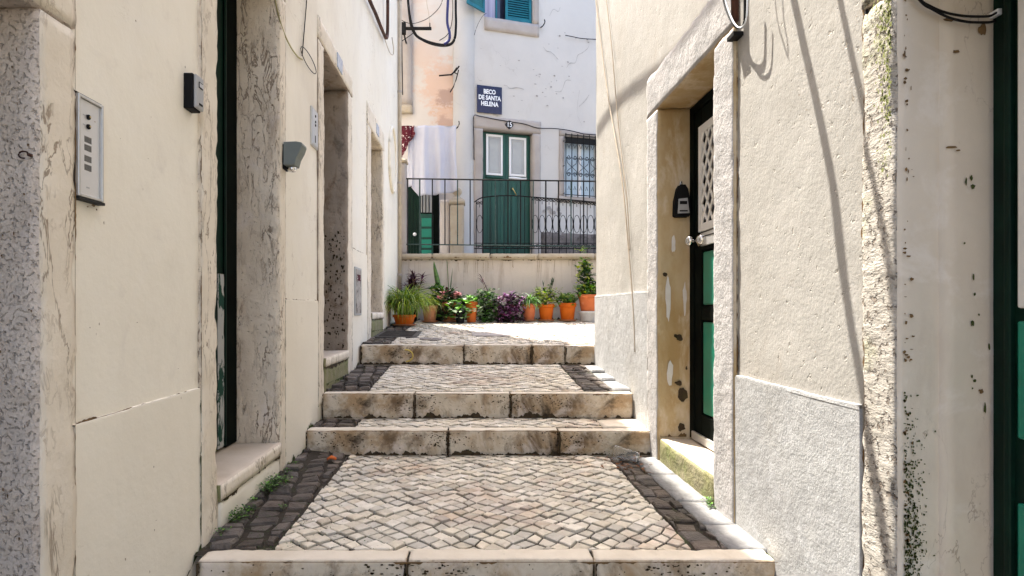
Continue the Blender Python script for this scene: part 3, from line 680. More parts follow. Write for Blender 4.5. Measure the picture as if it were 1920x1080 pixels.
# stone frame of the double door
zt = di0[1]
for (a, b, c, d, nm, sd) in ((HD[0]-.004, di0[0], TZ-.1, zt, 'jamb', 1), (di1[0], HD[1]+.004, TZ-.1, zt, 'jamb', 2), (HD[0]-.006, HD[1]+.006, zt+.003, HD[3]+.004, 'lintel', 3)):
    mb = MB(xf=FW); mb.rbox(a, b, -.20, .03, c, d, .06, .003, .006, seed=100+sd); mb.build(nm, m_facstone, WH, smooth=True)
mb = MB(xf=FW); mb.rbox(di0[0], di1[0], -.20, .06, TZ-.1, TZ+.10, .06, .003, .008, seed=110); mb.build('doorstep', m_facstone, WH, smooth=True)
u0, u1 = di0[0]+.004, di1[0]-.004; um = (u0+u1)/2; zb_ = TZ+.105; of = -.11
for k in range(2):
    a, b = (u0, um-.003) if k == 0 else (um+.003, u1); st = .075
    pa, pb = ((fpx(911, 252, of)[0], fpx(942, 252, of)[0]), (fpx(954, 256, of)[0], fpx(986, 256, of)[0]))[k]
    z_hi = fpx(912, 251.5, of)[1] if k == 0 else fpx(955, 257, of)[1]; z_lo = fpx(912, 328, of)[1] if k == 0 else fpx(955, 330, of)[1]
    mb = MB(xf=FW); mb.box(a, b, of-.045, of, zb_, zt-.015)
    d = mb.build('door', m_bgreen, WH, bevel=.004)
    mb = MB(xf=FW); w = .04
    mb.box(pa, pa+w, of+.001, of+.022, z_lo, z_hi); mb.box(pb-w, pb, of+.001, of+.022, z_lo, z_hi)
    mb.box(pa+w, pb-w, of+.001, of+.0215, z_lo, z_lo+w); mb.box(pa+w, pb-w, of+.001, of+.0215, z_hi-w, z_hi)
    wf = mb.build('window_frame', m_whitep, d, bevel=.003)
    mb = MB(xf=FW); q = w+.03
    for (a_, b_, c_, d_) in ((pa+q, pa+q+.012, z_lo+q, z_hi-q), (pb-q-.012, pb-q, z_lo+q, z_hi-q), (pa+q, pb-q, z_lo+q-.006, z_lo+q+.006), (pa+q, pb-q, z_hi-q-.006, z_hi-q+.006)):
        mb.box(a_, b_, of+.003, of+.012, c_, d_)
    mb.build('glazing_bead', m_plgrey, wf)
    mb = MB(xf=FW); mb.box(pa+w, pb-w, of+.0005, of+.006, z_lo+w, z_hi-w); mb.build('window_pane', m_pane, wf)
    mb = MB(xf=FW); mb.rbox(pa-.01, pb+.01, of+.001, of+.03, z_lo-.06, z_lo-.012, .03, .004, .006, seed=k+3); mb.build('drip_moulding', m_whitep if k else m_bgreen, d, smooth=True)
    for j in range(5):
        ww = (b-a-.06)/5; mb = MB(xf=FW); mb.box(a+.03+j*ww+.002, a+.03+(j+1)*ww-.002, of+.001, of+.010, zb_+.06, z_lo-.14); mb.build('board', m_bgreen, d, bevel=.003)
ph = fpx(962, 361, of); mb = MB(xf=FW); mb.tube([(ph[0]-.03, of+.05, ph[1]+.07), (ph[0], of+.06, ph[1]+.02), (ph[0]+.05, of+.05, ph[1]-.06)], .011, 8); mb.box(ph[0]-.035, ph[0]-.01, of, of+.05, ph[1]+.055, ph[1]+.08)
mb.build('door_handle', m_brass, d, smooth=True)
# ground-floor window and its grille
for (a, b, c, d_, nm, sd) in ((HW[0]-.12, HW[0], HW[2]-.0, HW[3], 'window_jamb', 1), (HW[1], HW[1]+.12, HW[2], HW[3], 'window_jamb', 2), (HW[0]-.12, HW[1]+.12, HW[3]+.002, HW[3]+.12, 'window_lintel', 3), (HW[0]-.15, HW[1]+.15, HW[2]-.11, HW[2]-.002, 'window_sill', 4)):
    mb = MB(xf=FW); mb.rbox(a, b, -.14, .02 if sd < 4 else .05, c, d_, .06, .003, .005, seed=120+sd); mb.build(nm, m_facstone, WH, smooth=True)
mb = MB(xf=FW); mb.box(HW[0], HW[1], -.16, -.13, HW[2], HW[3]); wp = mb.build('window', m_panew, WH)
mb = MB(xf=FW)
for (a, b, c, d_) in ((HW[0], HW[0]+.05, HW[2], HW[3]), (HW[1]-.05, HW[1], HW[2], HW[3]), (HW[0]+.05, HW[1]-.05, HW[3]-.05, HW[3]), (HW[0]+.05, HW[1]-.05, HW[2], HW[2]+.06), ((HW[0]+HW[1])/2-.035, (HW[0]+HW[1])/2+.035, HW[2]+.06, HW[3]-.05)):
    mb.box(a, b, -.129, -.10, c, d_)
mb.build('window_frame', m_whitep, wp, bevel=.003)
def scroll(mb, c, r, turns, start, dirn, o, rad=.008, n=14):
    pts = []
    for i in range(n+1):
        t = i/n; a = start+dirn*t*turns*2*math.pi; q = r*(1-.75*t); pts.append((c[0]+q*math.cos(a), o, c[1]+q*math.sin(a)))
    mb.tube(pts, rad, 4)
g = thing('window_grille', 'black wrought iron grille with heart scrolls over the right window', 'window grille', tuple(FW(Vector((HW[0], .08, HW[2])))))
o_ = .075; gw = HW[1]-HW[0]
for z_ in (HW[3]+.02, HW[3]-.03, HW[3]-.14, HW[2]+.02):
    mb = MB(xf=FW); mb.tube([(HW[0]-.02, o_, z_), (HW[1]+.02, o_, z_)], .009, 4); mb.build('rail', m_iron, g)
mb = MB(xf=FW); mb.box(HW[0]-.01, HW[1]+.01, o_-.004, o_+.004, HW[3]-.14, HW[3]-.04); mb.build('top_plate', m_iron, g)
nb = 7
for i in range(nb):
    a = HW[0]+gw*i/(nb-1); mb = MB(xf=FW); mb.tube([(a, o_, HW[2]-.02), (a, o_, HW[3]+.05)], .0105, 4); mb.build('bar', m_iron, g)
    if i < nb-1:
        mb = MB(xf=FW); c = a+gw/(nb-1)/2; w_ = gw/(nb-1)
        zc = (HW[2]+HW[3])/2
        sgn = 1 if i % 2 else -1
        scroll(mb, (c, zc+.17), .045, 1.4, math.pi/2+sgn*math.pi/2, sgn, o_)
        scroll(mb, (c, zc-.17), .045, 1.4, math.pi/2+sgn*math.pi/2, -sgn, o_)
        mb.tube(curve([(c+sgn*.045, o_, zc+.17), (c+sgn*.03, o_, zc+.06), (c-sgn*.05, o_, zc-.02), (c+sgn*.03, o_, zc-.10), (c+sgn*.045, o_, zc-.17)], 4), .006, 4)
        mb.tube([(c-w_*.2, o_, HW[2]+.12), (c, o_, HW[2]+.20), (c+w_*.2, o_, HW[2]+.12)], .006, 4)
        mb.tube([(c-w_*.3, o_, HW[3]-.16), (c, o_, HW[3]-.24), (c+w_*.3, o_, HW[3]-.16)], .006, 4)
        mb.build('scroll_work', m_iron, g, kind='stuff')
for a, z_ in ((HW[0]-.03, HW[3]-.1), (HW[0]-.03, zc), (HW[0]-.03, HW[2]+.05), (HW[1]+.03, HW[2]+.05), (HW[1]+.03, HW[3]-.1)):
    mb = MB(xf=FW); mb.tube([(a, -.02, z_), (a, o_, z_)], .008, 4); mb.build('wall_fixing', m_iron, g)
# upper window, shutters
lo_z = HU[2]
mb = MB(xf=FW); mb.rbox(HU[0]-.0, HU[1]+.14, -.12, .035, lo_z-.25, lo_z-.003, .08, .003, .006, seed=131); mb.build('window_sill', m_facstone, WH, smooth=True)
mb = MB(xf=FW); mb.rbox(HU[1], HU[1]+.13, -.12, .03, lo_z, 8.0, .1, .003, .005, seed=132); mb.build('window_jamb', m_facstone, WH, smooth=True)
mb = MB(xf=FW); mb.box(HU[0], HU[1], -.20, -.17, lo_z, 7.95); wu = mb.build('window', m_paned, WH)
a0_, a1_ = HU[0], HU[1]; am = a0_+(a1_-a0_)*.44
mb = MB(xf=FW); mb.box(a0_+.02, a0_+.28, -.165, -.15, lo_z, 7.9); mb.build('curtain', m_curt, wu)
mb = MB(xf=FW); mb.box(a0_+.27, a0_+.30, -.15, -.12, lo_z, 7.9); mb.box(a0_, a1_, -.149, -.115, lo_z, lo_z+.05); mb.build('window_frame', m_teal, wu)
def shutter(xf, w, h, nm='shutter'):
    mb = MB(xf=xf); f_ = .05
    mb.box(0, f_, 0, .03, 0, h); mb.box(w-f_, w, 0, .03, 0, h); mb.box(f_, w-f_, .001, .029, 0, f_*1.2); mb.box(f_, w-f_, .001, .029, h-f_, h)
    s_ = mb.build(nm, m_teal, WH, bevel=.002)
    nsl = int((h-.12)/.045)
    for i in range(nsl):
        z_ = f_*1.2+.006+i*.045; mb = MB(xf=xf)
        mb.add([(f_+.001, .006, z_+.035), (w-f_-.001, .006, z_+.035), (w-f_-.001, .026, z_), (f_+.001, .026, z_), (f_+.001, .002, z_+.031), (w-f_-.001, .002, z_+.031), (w-f_-.001, .022, z_-.004), (f_+.001, .022, z_-.004)],
               [(0,1,2,3), (7,6,5,4), (3,2,6,7), (0,4,5,1)]); mb.build('slat', m_teal, s_)
shutter(lambda v: FW(Vector((am+v.x, -.04+v.y, lo_z+.015+v.z))), a1_-am-.01, 1.35)
ang = math.radians(150)
def swung(v):
    x = v.x*math.cos(ang)-v.y*math.sin(ang); y = v.x*math.sin(ang)+v.y*math.cos(ang)
    return FW(Vector((a0_+.0+x, .05+y, lo_z+.06+v.z)))
shutter(swung, .48, 1.35)
mb = MB(xf=FW); mb.rbox(HD[1]+.01, 9, -.03, .018, TZ-.3, fpx(1060, 437)[1], .12, .004, .006, seed=160)
mb.build('plinth', M('grimy_grey_plinth', (.17,.145,.13), (.11,.095,.085), sc=4, bump=.5, stains=[(BLACK, 6, .52, .66, .7), ((.30,.27,.25), 9, .56, .7, .5)]), WH, smooth=True)
# street sign and number plaque
c = fpx(917.5, 187.5, .02); sw, sh = .50, .52
sg = thing('street_sign', 'blue enamel street sign with white capitals above the green double door', 'street sign', tuple(FW(Vector((c[0], .03, c[1]-sh/2)))))
mb = MB(xf=FW); mb.box(c[0]-sw/2, c[0]+sw/2, .026, .038, c[1]-sh/2, c[1]+sh/2); mb.build('plate', m_tileblue, sg, bevel=.003)
for i, (t_, yy) in enumerate((('BECO', .145), ('DE SANTA', .03), ('HELENA', -.085))):
    text_mesh(t_, .118, m_letter, 'lettering', sg, lambda u, v, w, yy=yy: FW(Vector((c[0]+u, .0385+w, c[1]+v+yy))), sx=.80, bold=.004)
c2_ = fpx(955, 234, .035)
npq = thing('house_number', 'small black number 15 plaque on the door lintel', 'house number', tuple(FW(Vector((c2_[0], .035, c2_[1]-.08)))))
mb = MB(xf=FW); pts = [(c2_[0]+.075*math.cos(t*math.pi/10)*(1+.12*math.cos(t*math.pi/10*4)), c2_[1]+.075*math.sin(t*math.pi/10)*(1+.12*math.cos(t*math.pi/10*4))) for t in range(20)]
mb.add([(p[0], .044, p[1]) for p in pts]+[(p[0], .030, p[1]) for p in pts], [tuple(range(20))]+[(i, (i+1) % 20, 20+(i+1) % 20, 20+i) for i in range(20)]); mb.build('plate', m_blackpl, npq)
text_mesh('15', .14, m_letter, 'digits', npq, lambda u, v, w: FW(Vector((c2_[0]+u, .0445+w, c2_[1]+v))), sx=.8, bold=.002)

# ---------------------------------------------------------------- stained house left of it
PH = thing('house', 'narrow peach stained house wall behind the laundry at the left end of the terrace', 'house', (-1.5, 11.05, TZ))
mb = MB(); wall(mb, lambda a, o, z: (a, 11.03-o, z), -5, -.352, .5, 7.5, [], step=.25, amp=.008, seed=12)
mb.add([(-5,11.03,.5),(-5,15,.5),(-5,15,7.5),(-5,11.03,7.5)], [(0,1,2,3)]); mb.add([(-5,15,.5),(-.352,15,.5),(-.352,15,7.5),(-5,15,7.5)], [(0,1,2,3)])
mb.build('wall', m_peach, PH, smooth=True)
mb = MB(); mb.add([(-5.1,10.95,7.52),(-.30,10.95,7.52),(-.30,15,9.2),(-5.1,15,9.2),(-5.1,10.95,7.42),(-.30,10.95,7.42),(-.30,15,9.1),(-5.1,15,9.1)], [(0,1,2,3),(7,6,5,4),(0,4,5,1),(1,5,6,2),(2,6,7,3),(3,7,4,0)]); mb.build('roof', m_tile, PH)
pA = atY(752, 197, 11.0); pB = atY(773, 197, 11.0)
mb = MB(); mb.rbox(pA.x-.3, pB.x, 10.96, 11.04, pA.z, 7.4, .12, .003, .006, seed=141); mb.build('pilaster', m_facstone, PH, smooth=True)
mb = MB(); mb.rbox(pA.x-.3, pB.x+.01, 10.945, 11.03, pA.z-.17, pA.z-.004, .06, .004, .01, seed=142); mb.build('pilaster_foot', m_coping, PH, smooth=True)
# green gate door under the laundry
gA = atY(764, 345, 10.85); gB = atY(823, 471, 10.85)
GD = thing('green_gate', 'dark green wooden gate with a pale knob below the hanging sheet', 'gate', (gA.x, 10.85, TZ))
mb = MB(); mb.box(gA.x, gB.x, 10.88, 10.93, TZ, gA.z); mb.build('gate_backing', m_blackd, GD)
xs_ = [atY(p, 400, 10.85).x for p in (764, 787, 812, 823)]
nbd = 4
for i in range(nbd):
    w_ = (xs_[1]-xs_[0]-.01)/nbd; mb = MB(); mb.box(xs_[0]+i*w_+.002, xs_[0]+(i+1)*w_-.002, 10.85, 10.878, TZ+.02, gA.z-.02); mb.build('board', m_dgreen, GD, bevel=.003)
zt_ = atY(0, 398, 10.85).z
mb = MB(); mb.box(xs_[1]+.005, xs_[2], 10.85, 10.878, TZ+.02, zt_-.03); lf = mb.build('gate_leaf', m_bgreen, GD, bevel=.004)
for i in range(4):
    za_ = TZ+.08+i*(zt_-TZ-.15)/4; mb = MB(); mb.box(xs_[1]+.035, xs_[2]-.03, 10.842, 10.8495, za_, za_+(zt_-TZ-.15)/4-.04); mb.build('gate_panel', m_green, lf, bevel=.004)
mb = MB(); mb.box(xs_[1]+.02, xs_[2]-.02, 10.872, 10.878, zt_, gA.z-.03); mb.build('gate_pane', m_pane, GD)
for i in range(3):
    mb = MB(); x_ = xs_[1]+.05+i*.06; mb.tube([(x_, 10.86, zt_-.02), (x_, 10.86, gA.z)], .008, 4); mb.build('bar', m_iron, GD)
mb = MB(); mb.box(xs_[2]+.004, xs_[3], 10.85, 10.878, TZ, gA.z-.02); mb.build('gate_stile', m_blackd, GD, bevel=.003)
kb = atY(778, 440, 10.84); mb = MB(); mb.lathe((kb.x, 10.85, kb.z), [(.001,0),(.012,-.005),(.012,-.03),(.03,-.04),(.034,-.055),(.022,-.07),(.001,-.075)], 14, axis='y'); mb.build('gate_knob', m_letter, GD, smooth=True)
# gate post with ball, low side wall
gp = atY(857, 470, 10.3); q = lambda px, py: atY(px, py, 10.3)
GP = thing('gate_post', 'weathered stone gate post with a ball finial behind the railing', 'gate post', (gp.x, 10.3, TZ))
xa, xb = q(844, 0).x, q(870, 0).x; hw = (xb-xa)/2; xc = (xa+xb)/2
mb = MB(); mb.rbox(xa, xb, 10.3, 10.3+2*hw, TZ-.05, q(0, 383).z, .05, .004, .010, seed=151); mb.build('shaft', m_coping, GP, smooth=True)
mb = MB(); mb.rbox(xa-.02, xb+.02, 10.28, 10.32+2*hw, q(0, 382.5).z, q(0, 374).z, .04, .003, .012, seed=152); mb.build('cap', m_coping, GP, smooth=True)
mb = MB(); z_ = q(0, 374).z; r_ = .085
mb.lathe((xc, 10.3+hw, z_-.005), [(.13,0),(.13,.02),(.07,.06),(.045,.09),(.05,.10),(.075,.125),(.088,.165),(.075,.205),(.045,.232),(.001,.245)], 18); mb.build('ball_finial', m_coping, GP, smooth=True)
mb = MB(); t_ = thing('side_wall', 'low cream wall stub between the green gate and the ball topped post', 'wall', (q(834, 0).x, 10.4, TZ))
mb.rbox(q(824, 0).x, xa-.012, 10.36, 10.85, TZ-.05, q(0, 372).z, .06, .004, .01, seed=153); mb.build('wall_body', m_retain, t_, smooth=True)
# stone pillar at the left end of the retaining wall
pl = atY(750, 300, 9.3); pr_ = atY(763, 300, 9.3)
t_ = thing('stone_pillar', 'beige stone pillar at the left end of the iron railing', 'pillar', (pl.x, 9.3, TZ))
mb = MB(); mb.rbox(pl.x-.12, pr_.x, 9.2, 9.38, TZ, pl.z-.07, .05, .003, .008, seed=155); mb.build('shaft', m_facstone, t_, smooth=True)
mb = MB(); mb.rbox(pl.x-.14, pr_.x+.015, 9.18, 9.40, pl.z-.066, pl.z, .05, .003, .01, seed=156); mb.build('cap', m_coping, t_, smooth=True)

# ---------------------------------------------------------------- railings
RY = 9.22
a = atY(763, 335, RY); b = atY(1120, 340, RY)
RL = thing('iron_railing', 'plain black iron railing standing on the coping of the retaining wall', 'railing', (0, RY, 1.85))
zR = lambda x: a.z+(b.z-a.z)*(x-a.x)/(b.x-a.x)
xe = b.x+2.2
mb = MB(); mb.box(a.x-.01, xe, RY-.015, RY+.015, zR(a.x)-.006, zR(a.x)+.006)
mb = MB(); mb.tube([(a.x-.01, RY, zR(a.x)), (b.x, RY, zR(b.x)), (xe, RY, zR(xe))], .0125, 6); mb.build('top_rail', m_iron, RL)
zl_ = atY(0, 458, RY).z; mb = MB(); mb.tube([(a.x-.01, RY, zl_), (b.x, RY, atY(0, 462, RY).z), (xe, RY, zl_-.06)], .0105, 6); mb.build('bottom_rail', m_irong, RL)
x = atY(787, 0, RY).x; st = atY(811, 0, RY).x-x; i = 0
while x < xe:
    post = i % 5 == 0
    mb = MB(); mb.tube([(x, RY, (1.84 if post else zl_-.01)), (x, RY, zR(x)-.006)], .0105 if not post else .0125, 6); mb.build('baluster', m_iron if i % 3 else m_irong, RL); x += st*.985; i += 1
mb = MB(); x = atY(764.5, 0, RY).x; mb.tube([(x, RY, 1.84), (x, RY, zR(x))], .011, 6); mb.build('baluster', m_iron, RL)
OY = 10.45
OR = thing('ornate_railing', 'older ornate iron railing with ovals and scrolls in front of the green double door', 'railing', (.6, OY, TZ))
top = curve([atY(*p, OY) for p in ((889, 379), (903, 371), (930, 367.5), (965, 367), (1005, 370), (1060, 374), (1125, 380), (1180, 386))], 6)
mb = MB(); mb.tube(top, .011, 6); mb.build('top_rail', m_iron, OR)
def ztop(x):
    for p, q_ in zip(top, top[1:]):
        if p.x <= x <= q_.x: return p.z+(q_.z-p.z)*(x-p.x)/(q_.x-p.x)
    return top[-1].z
zbt = atY(0, 466, OY).z; mb = MB(); mb.tube([(top[0].x, OY, zbt), (top[-1].x, OY, zbt)], .010, 6); mb.build('bottom_rail', m_iron, OR)
mb = MB(); z2 = atY(0, 456, OY).z; mb.tube([(top[0].x, OY, z2), (top[-1].x, OY, z2)], .007, 6); mb.build('bottom_rail', m_iron, OR)
px_ = 893; k = 0
while px_ < 1180:
    x = atY(px_, 0, OY).x; xn = atY(px_+13, 0, OY).x; zt2 = ztop(x)
    mb = MB(); mb.tube([(x, OY, TZ), (x, OY, zt2)], .0065, 4); mb.build('baluster', m_iron, OR)
    c_ = (x+xn)/2; hh = .16; zc_ = atY(0, 420, OY).z
    if px_ < 905 or px_ > 996:
        mb = MB(); mb.tube([(c_+.055*math.cos(t*math.pi/6), OY, zc_+hh*math.sin(t*math.pi/6)) for t in range(12)], .0055, 4, closed=True); mb.build('oval_ring', m_iron, OR)
        mb = MB()
        scroll(mb, (c_-.03, zt2-.045), .03, 1.1, 0, 1, OY); scroll(mb, (c_+.03, zt2-.045), .03, 1.1, math.pi, -1, OY)
        mb.tube([(c_, OY, zt2-.04), (c_, OY, zt2-.12)], .005, 4); mb.build('scroll_work', m_iron, OR, kind='stuff')
    mb = MB()
    for j in range(2): scroll(mb, (x+(xn-x)*(.27+.5*j), (zbt+z2)/2), .030, 1.3, 0, 1 if j else -1, OY, .007, 10)
    mb.build('scroll_work', m_iron, OR, kind='stuff'); px_ += 13; k += 1

# ---------------------------------------------------------------- laundry
LY = 10.15
la = atY(745, 237, LY); lb = atY(861, 236, LY)
t_ = MB(); t_.tube(curve([la, (la+lb)/2+Vector((0, 0, -.012)), lb], 8), .004, 5)
t_.build('washing_line', m_cablec, None, loc=tuple(la), label='thin washing line carrying the pale blue sheet', cat='washing line')
def cloth(px0, px1, py0, py1f, mat, name, label, cat, folds, yo=0.0, seed=0):
    n, m = 34, 30; vs = []; fs = []
    for i in range(n+1):
        t = i/n; px = px0+(px1-px0)*t; A = atY(px, py0, LY+yo); zb = atY(px, py1f(t), LY+yo).z
        for j in range(m+1):
            s = j/m; sp = 1+.10*s
            f = sum(am_*math.sin(t*fr+ph_+s*.8*math.sin(fr)) for am_, fr, ph_ in folds)*(.25+.75*s)
            xc_ = atY((px0+px1)/2, 0, LY).x
            vs.append((xc_+(A.x-xc_)*(1+.06*s)+.01*math.sin(s*5+t*9), LY+yo-.01+f, A.z+(zb-A.z)*s))
    for i in range(n):
        for j in range(m): fs.append((i*(m+1)+j, (i+1)*(m+1)+j, (i+1)*(m+1)+j+1, i*(m+1)+j+1))
    mb = MB(); mb.add(vs, fs); o = mb.build(name, mat, None, loc=(vs[0][0], LY, vs[0][2]), smooth=True, label=label, cat=cat)
    so = o.modifiers.new('solid', 'SOLIDIFY'); so.thickness = .003
    return o
cloth(775, 855, 236, lambda t: 368-10*t*t if t > .12 else 352+100*t, m_sheet, 'bed_sheet', 'large pale blue sheet hanging to dry over the terrace', 'sheet', ((.05, 17, .5), (.02, 37, 1.1), (.03, 7, 2)), 0)
cloth(764, 783, 248, lambda t: 352-8*t, m_sheet, 'pillowcase', 'narrow pale blue cloth hanging behind the sheet beside the red cloth', 'laundry', ((.02, 8, .5), (.01, 21, 1.1)), .05)
cloth(751, 777, 236, lambda t: 300-48*t, m_redcloth, 'patterned_cloth', 'dark red patterned cloth hanging left of the pale blue sheet', 'laundry', ((.02, 9, .5), (.012, 17, 1.1)), -.03)
# ---------------------------------------------------------------- fittings on the left wall
rg = random.Random(11)
t_ = thing('intercom_panel', 'steel door intercom panel with two buttons and speaker slots on the left cream wall', 'intercom', (XL, 1.727, 1.32))
y0, y1, z0, z1 = 1.672, 1.786, 1.322, 1.615; X = XL
mb = MB(); mb.box(X-.01, X+.008, y0-.006, y1+.007, z0-.008, z1+.007); mb.build('backbox_shade_rim', m_plblack, t_)  # black rim oversized to paint the shadowed recess around the panel
mb = MB(); w = .008
mb.box(X, X+.020, y0, y0+w, z0, z1); mb.box(X, X+.020, y1-w, y1, z0, z1); mb.box(X, X+.0195, y0+w, y1-w, z0, z0+w); mb.box(X, X+.0195, y0+w, y1-w, z1-w, z1); mb.build('frame', m_steel, t_, bevel=.0015)
mb = MB(); mb.box(X, X+.012, y0+w+.001, y1-w-.001, z0+w+.001, z1-w-.001); mb.build('face_plate', m_alu, t_)
for zz in (1.561, 1.533):
    mb = MB(); mb.lathe((X+.012, 1.723, zz), [(.0075,0),(.0075,.004),(.005,.006),(.001,.006)], 14, axis='x'); b_ = mb.build('button', m_plblack, t_, smooth=False)
    mb = MB(); mb.lathe((X+.0165, 1.7245, zz+.001), [(.003,0),(.003,.002),(.001,.002)], 10, axis='x'); mb.build('button_cap', m_brass, b_)
    mb = MB(); mb.box(X+.0125, X+.0128, 1.700, 1.708, zz, zz+.003); mb.build('print_mark', m_plgrey, t_)
for zc_ in (1.494, 1.470, 1.438, 1.412):
    for k in range(7):
        mb = MB(); yy = 1.708+k*.0046; mb.box(X+.0121, X+.0126, yy, yy+.0022, zc_-.009, zc_+.009); mb.build('speaker_slot', m_slot, t_)
mb = MB(); mb.box(X-.002, X+.022, y0-.001, y1+.002, z0-.010, z0-.002); mb.build('lower_lip', m_slot, t_)
mb = MB(); mb.box(X+.0121, X+.0124, 1.716, 1.730, 1.352, 1.356); mb.build('print_mark', m_plgrey, t_)

t_ = thing('second_intercom', 'slim pale intercom panel beside the second stone doorway on the left wall', 'intercom', (XL, 4.2, 2.14))
mb = MB(); mb.box(X-.005, X+.010, 4.135, 4.298, 2.155, 2.43); mb.build('frame', m_steel, t_, bevel=.002)
mb = MB(); mb.box(X+.009, X+.014, 4.15, 4.285, 2.17, 2.415); mb.build('face_plate', m_alu, t_)
for zz in (2.38, 2.34, 2.315): mb = MB(); mb.lathe((X+.014, 4.22, zz), [(.010,0),(.008,.004),(.001,.005)], 10, axis='x'); mb.build('button', m_plblack, t_)
mb = MB(); mb.box(X+.0142, X+.016, 4.21, 4.225, 2.19, 2.24); mb.build('card_slot', m_slot, t_)

t_ = thing('key_safe', 'small black and grey key safe mounted on the left wall beside the first doorway', 'key safe', (XL, 2.36, 1.79))
mb = MB(); mb.box(XL-.003, XL+.036, 2.318, 2.388, 1.792, 1.932); mb.build('body', m_plblack, t_, bevel=.004)
mb = MB(); mb.box(XL+.0362, XL+.050, 2.322, 2.388, 1.796, 1.930); kf = mb.build('cover', m_plgrey, t_, bevel=.009)
mb = MB(); mb.box(XL+.0505, XL+.0525, 2.340, 2.372, 1.880, 1.905); mb.build('dial_window', m_plblack, kf, bevel=.001)
mb = MB(); mb.box(XL+.0505, XL+.0525, 2.342, 2.370, 1.812, 1.820); mb.build('label_strip', m_plblack, kf)
for k in range(4): mb = MB(); mb.box(XL+.0528, XL+.0534, 2.343+k*.0075, 2.348+k*.0075, 1.884, 1.901); mb.build('digit_wheel', m_alu, kf)

t_ = thing('wall_lamp', 'green grey hooded fitting with a curved front sticking out beside the first left doorway', 'wall lamp', (XL, 3.53, 1.81))
prof = [(0, 1.987), (.075, 1.990), (.108, 1.984), (.112, 1.970), (.100, 1.935), (.078, 1.895), (.066, 1.850), (.0, 1.850)]
Xl = XL+.022; mb = MB(); n = len(prof)
mb.add([(Xl+x, 3.475, z) for x, z in prof]+[(Xl+x, 3.575, z) for x, z in prof], [tuple(range(n))[::-1], tuple(range(n, 2*n))]+[(i, (i+1) % n, n+(i+1) % n, n+i) for i in range(n)])
mb.build('hood', m_lampgrey, t_, bevel=.004)
mb = MB(); mb.box(XL-.003, XL+.0225, 3.485, 3.565, 1.83, 1.975); mb.build('wall_plate', m_plblack, t_)
mb = MB(); mb.lathe((Xl+.035, 3.525, 1.815), [(.001,0),(.022,.006),(.028,.02),(.028,.036)], 14); mb.build('lens', m_chrome, t_, smooth=True)

t_ = thing('meter_box', 'weathered notice box with a red mark on the left wall between second and third doorways', 'meter box', (XL, 5.78, .92))
X = XL+.010
mb = MB(); mb.box(X-.005, X+.012, 5.62, 5.94, .93, 1.40); mb.build('box_frame', m_plgrey, t_, bevel=.003)
mb = MB(); mb.box(X+.0125, X+.016, 5.645, 5.915, .95, 1.38); bx = mb.build('box_door', M('scuffed_notice', (.45,.42,.38), (.25,.22,.2), sc=9, bump=.2, stains=[((.1,.09,.08), 14, .52, .6, .8)]), t_)
mb = MB(); mb.box(X+.0163, X+.018, 5.70, 5.86, 1.27, 1.33); mb.build('red_mark', m_redcloth, bx)
for (yc, zc_, tx) in ((4.98, 3.075, 'second'), (6.98, 3.12, 'third')):
    t_ = thing('number_tile', 'blue and white tile on the lintel of the %s doorway of the left house' % tx, 'house number', (XL, yc, zc_))
    mb = MB(); mb.box(XL+.012, XL+.024, yc-.09, yc+.09, zc_-.06, zc_+.06); mb.build('tile', m_azul, t_, bevel=.003)
# rainwater pipe on the corner
t_ = thing('drainpipe', 'cream painted drainpipe down the far corner of the left house', 'drainpipe', (XL+.03, 8.98, .8))
mb = MB(); mb.tube([(XL+.035, 8.98, .80), (XL+.035, 8.98, 8.6)], .028, 10); mb.build('pipe', m_cablec, t_, smooth=True)
for zz in (1.5, 2.9, 4.3, 5.7, 7.1): mb = MB(); mb.tube([(XL+.035, 8.98, zz), (XL+.035, 8.98, zz+.03)], .034, 10); mb.build('bracket', m_facstone, t_)

# key safe on the right jamb
Yj = 3.85-.006; q = lambda px, py: atY(px, py, Yj)
t_ = thing('key_safe', 'black key safe with grey face hanging in the right doorway jamb', 'key safe', tuple(q(1276, 407)))
prof = [(1262, 405), (1263, 378), (1268, 355), (1272, 349), (1281, 349), (1286, 357), (1290, 380), (1290, 403), (1287, 407), (1265, 407)]
P = [q(*p) for p in prof]; n = len(P)
mb = MB(); mb.add([(p.x, Yj-.035, p.z) for p in P]+[(p.x, Yj+.004, p.z) for p in P], [tuple(range(n)), tuple(range(n, 2*n))[::-1]]+[(i, (i+1) % n, n+(i+1) % n, n+i) for i in range(n)]); mb.build('body', m_plblack, t_, bevel=.004)
P = [q(*p) for p in ((1267, 402), (1268.5, 375), (1285, 373), (1288.5, 401))]
mb = MB(); mb.add([(p.x, Yj-.042, p.z) for p in P]+[(p.x, Yj-.034, p.z) for p in P], [(0,1,2,3)]+[(i, (i+1) % 4, 4+(i+1) % 4, 4+i) for i in range(4)]); fc = mb.build('face', m_plgrey, t_)
a, b = q(1270.5, 385), q(1284, 379); mb = MB(); mb.box(a.x, b.x, Yj-.0435, Yj-.0425, a.z, b.z); mb.build('dial_window', m_plblack, fc)
a, b = q(1270, 398.5), q(1285, 396); mb = MB(); mb.box(a.x, b.x, Yj-.0435, Yj-.0425, a.z, b.z); mb.build('label_strip', m_plblack, fc)
a = q(1275, 349); mb = MB(); mb.tube(curve([(a.x-.005, Yj-.02, a.z-.02), (a.x-.006, Yj-.02, a.z+.015), (a.x+.004, Yj-.018, a.z+.024), (a.x+.009, Yj-.01, a.z+.006)], 5), .0045, 6); mb.build('shackle', m_chrome, t_, smooth=True)

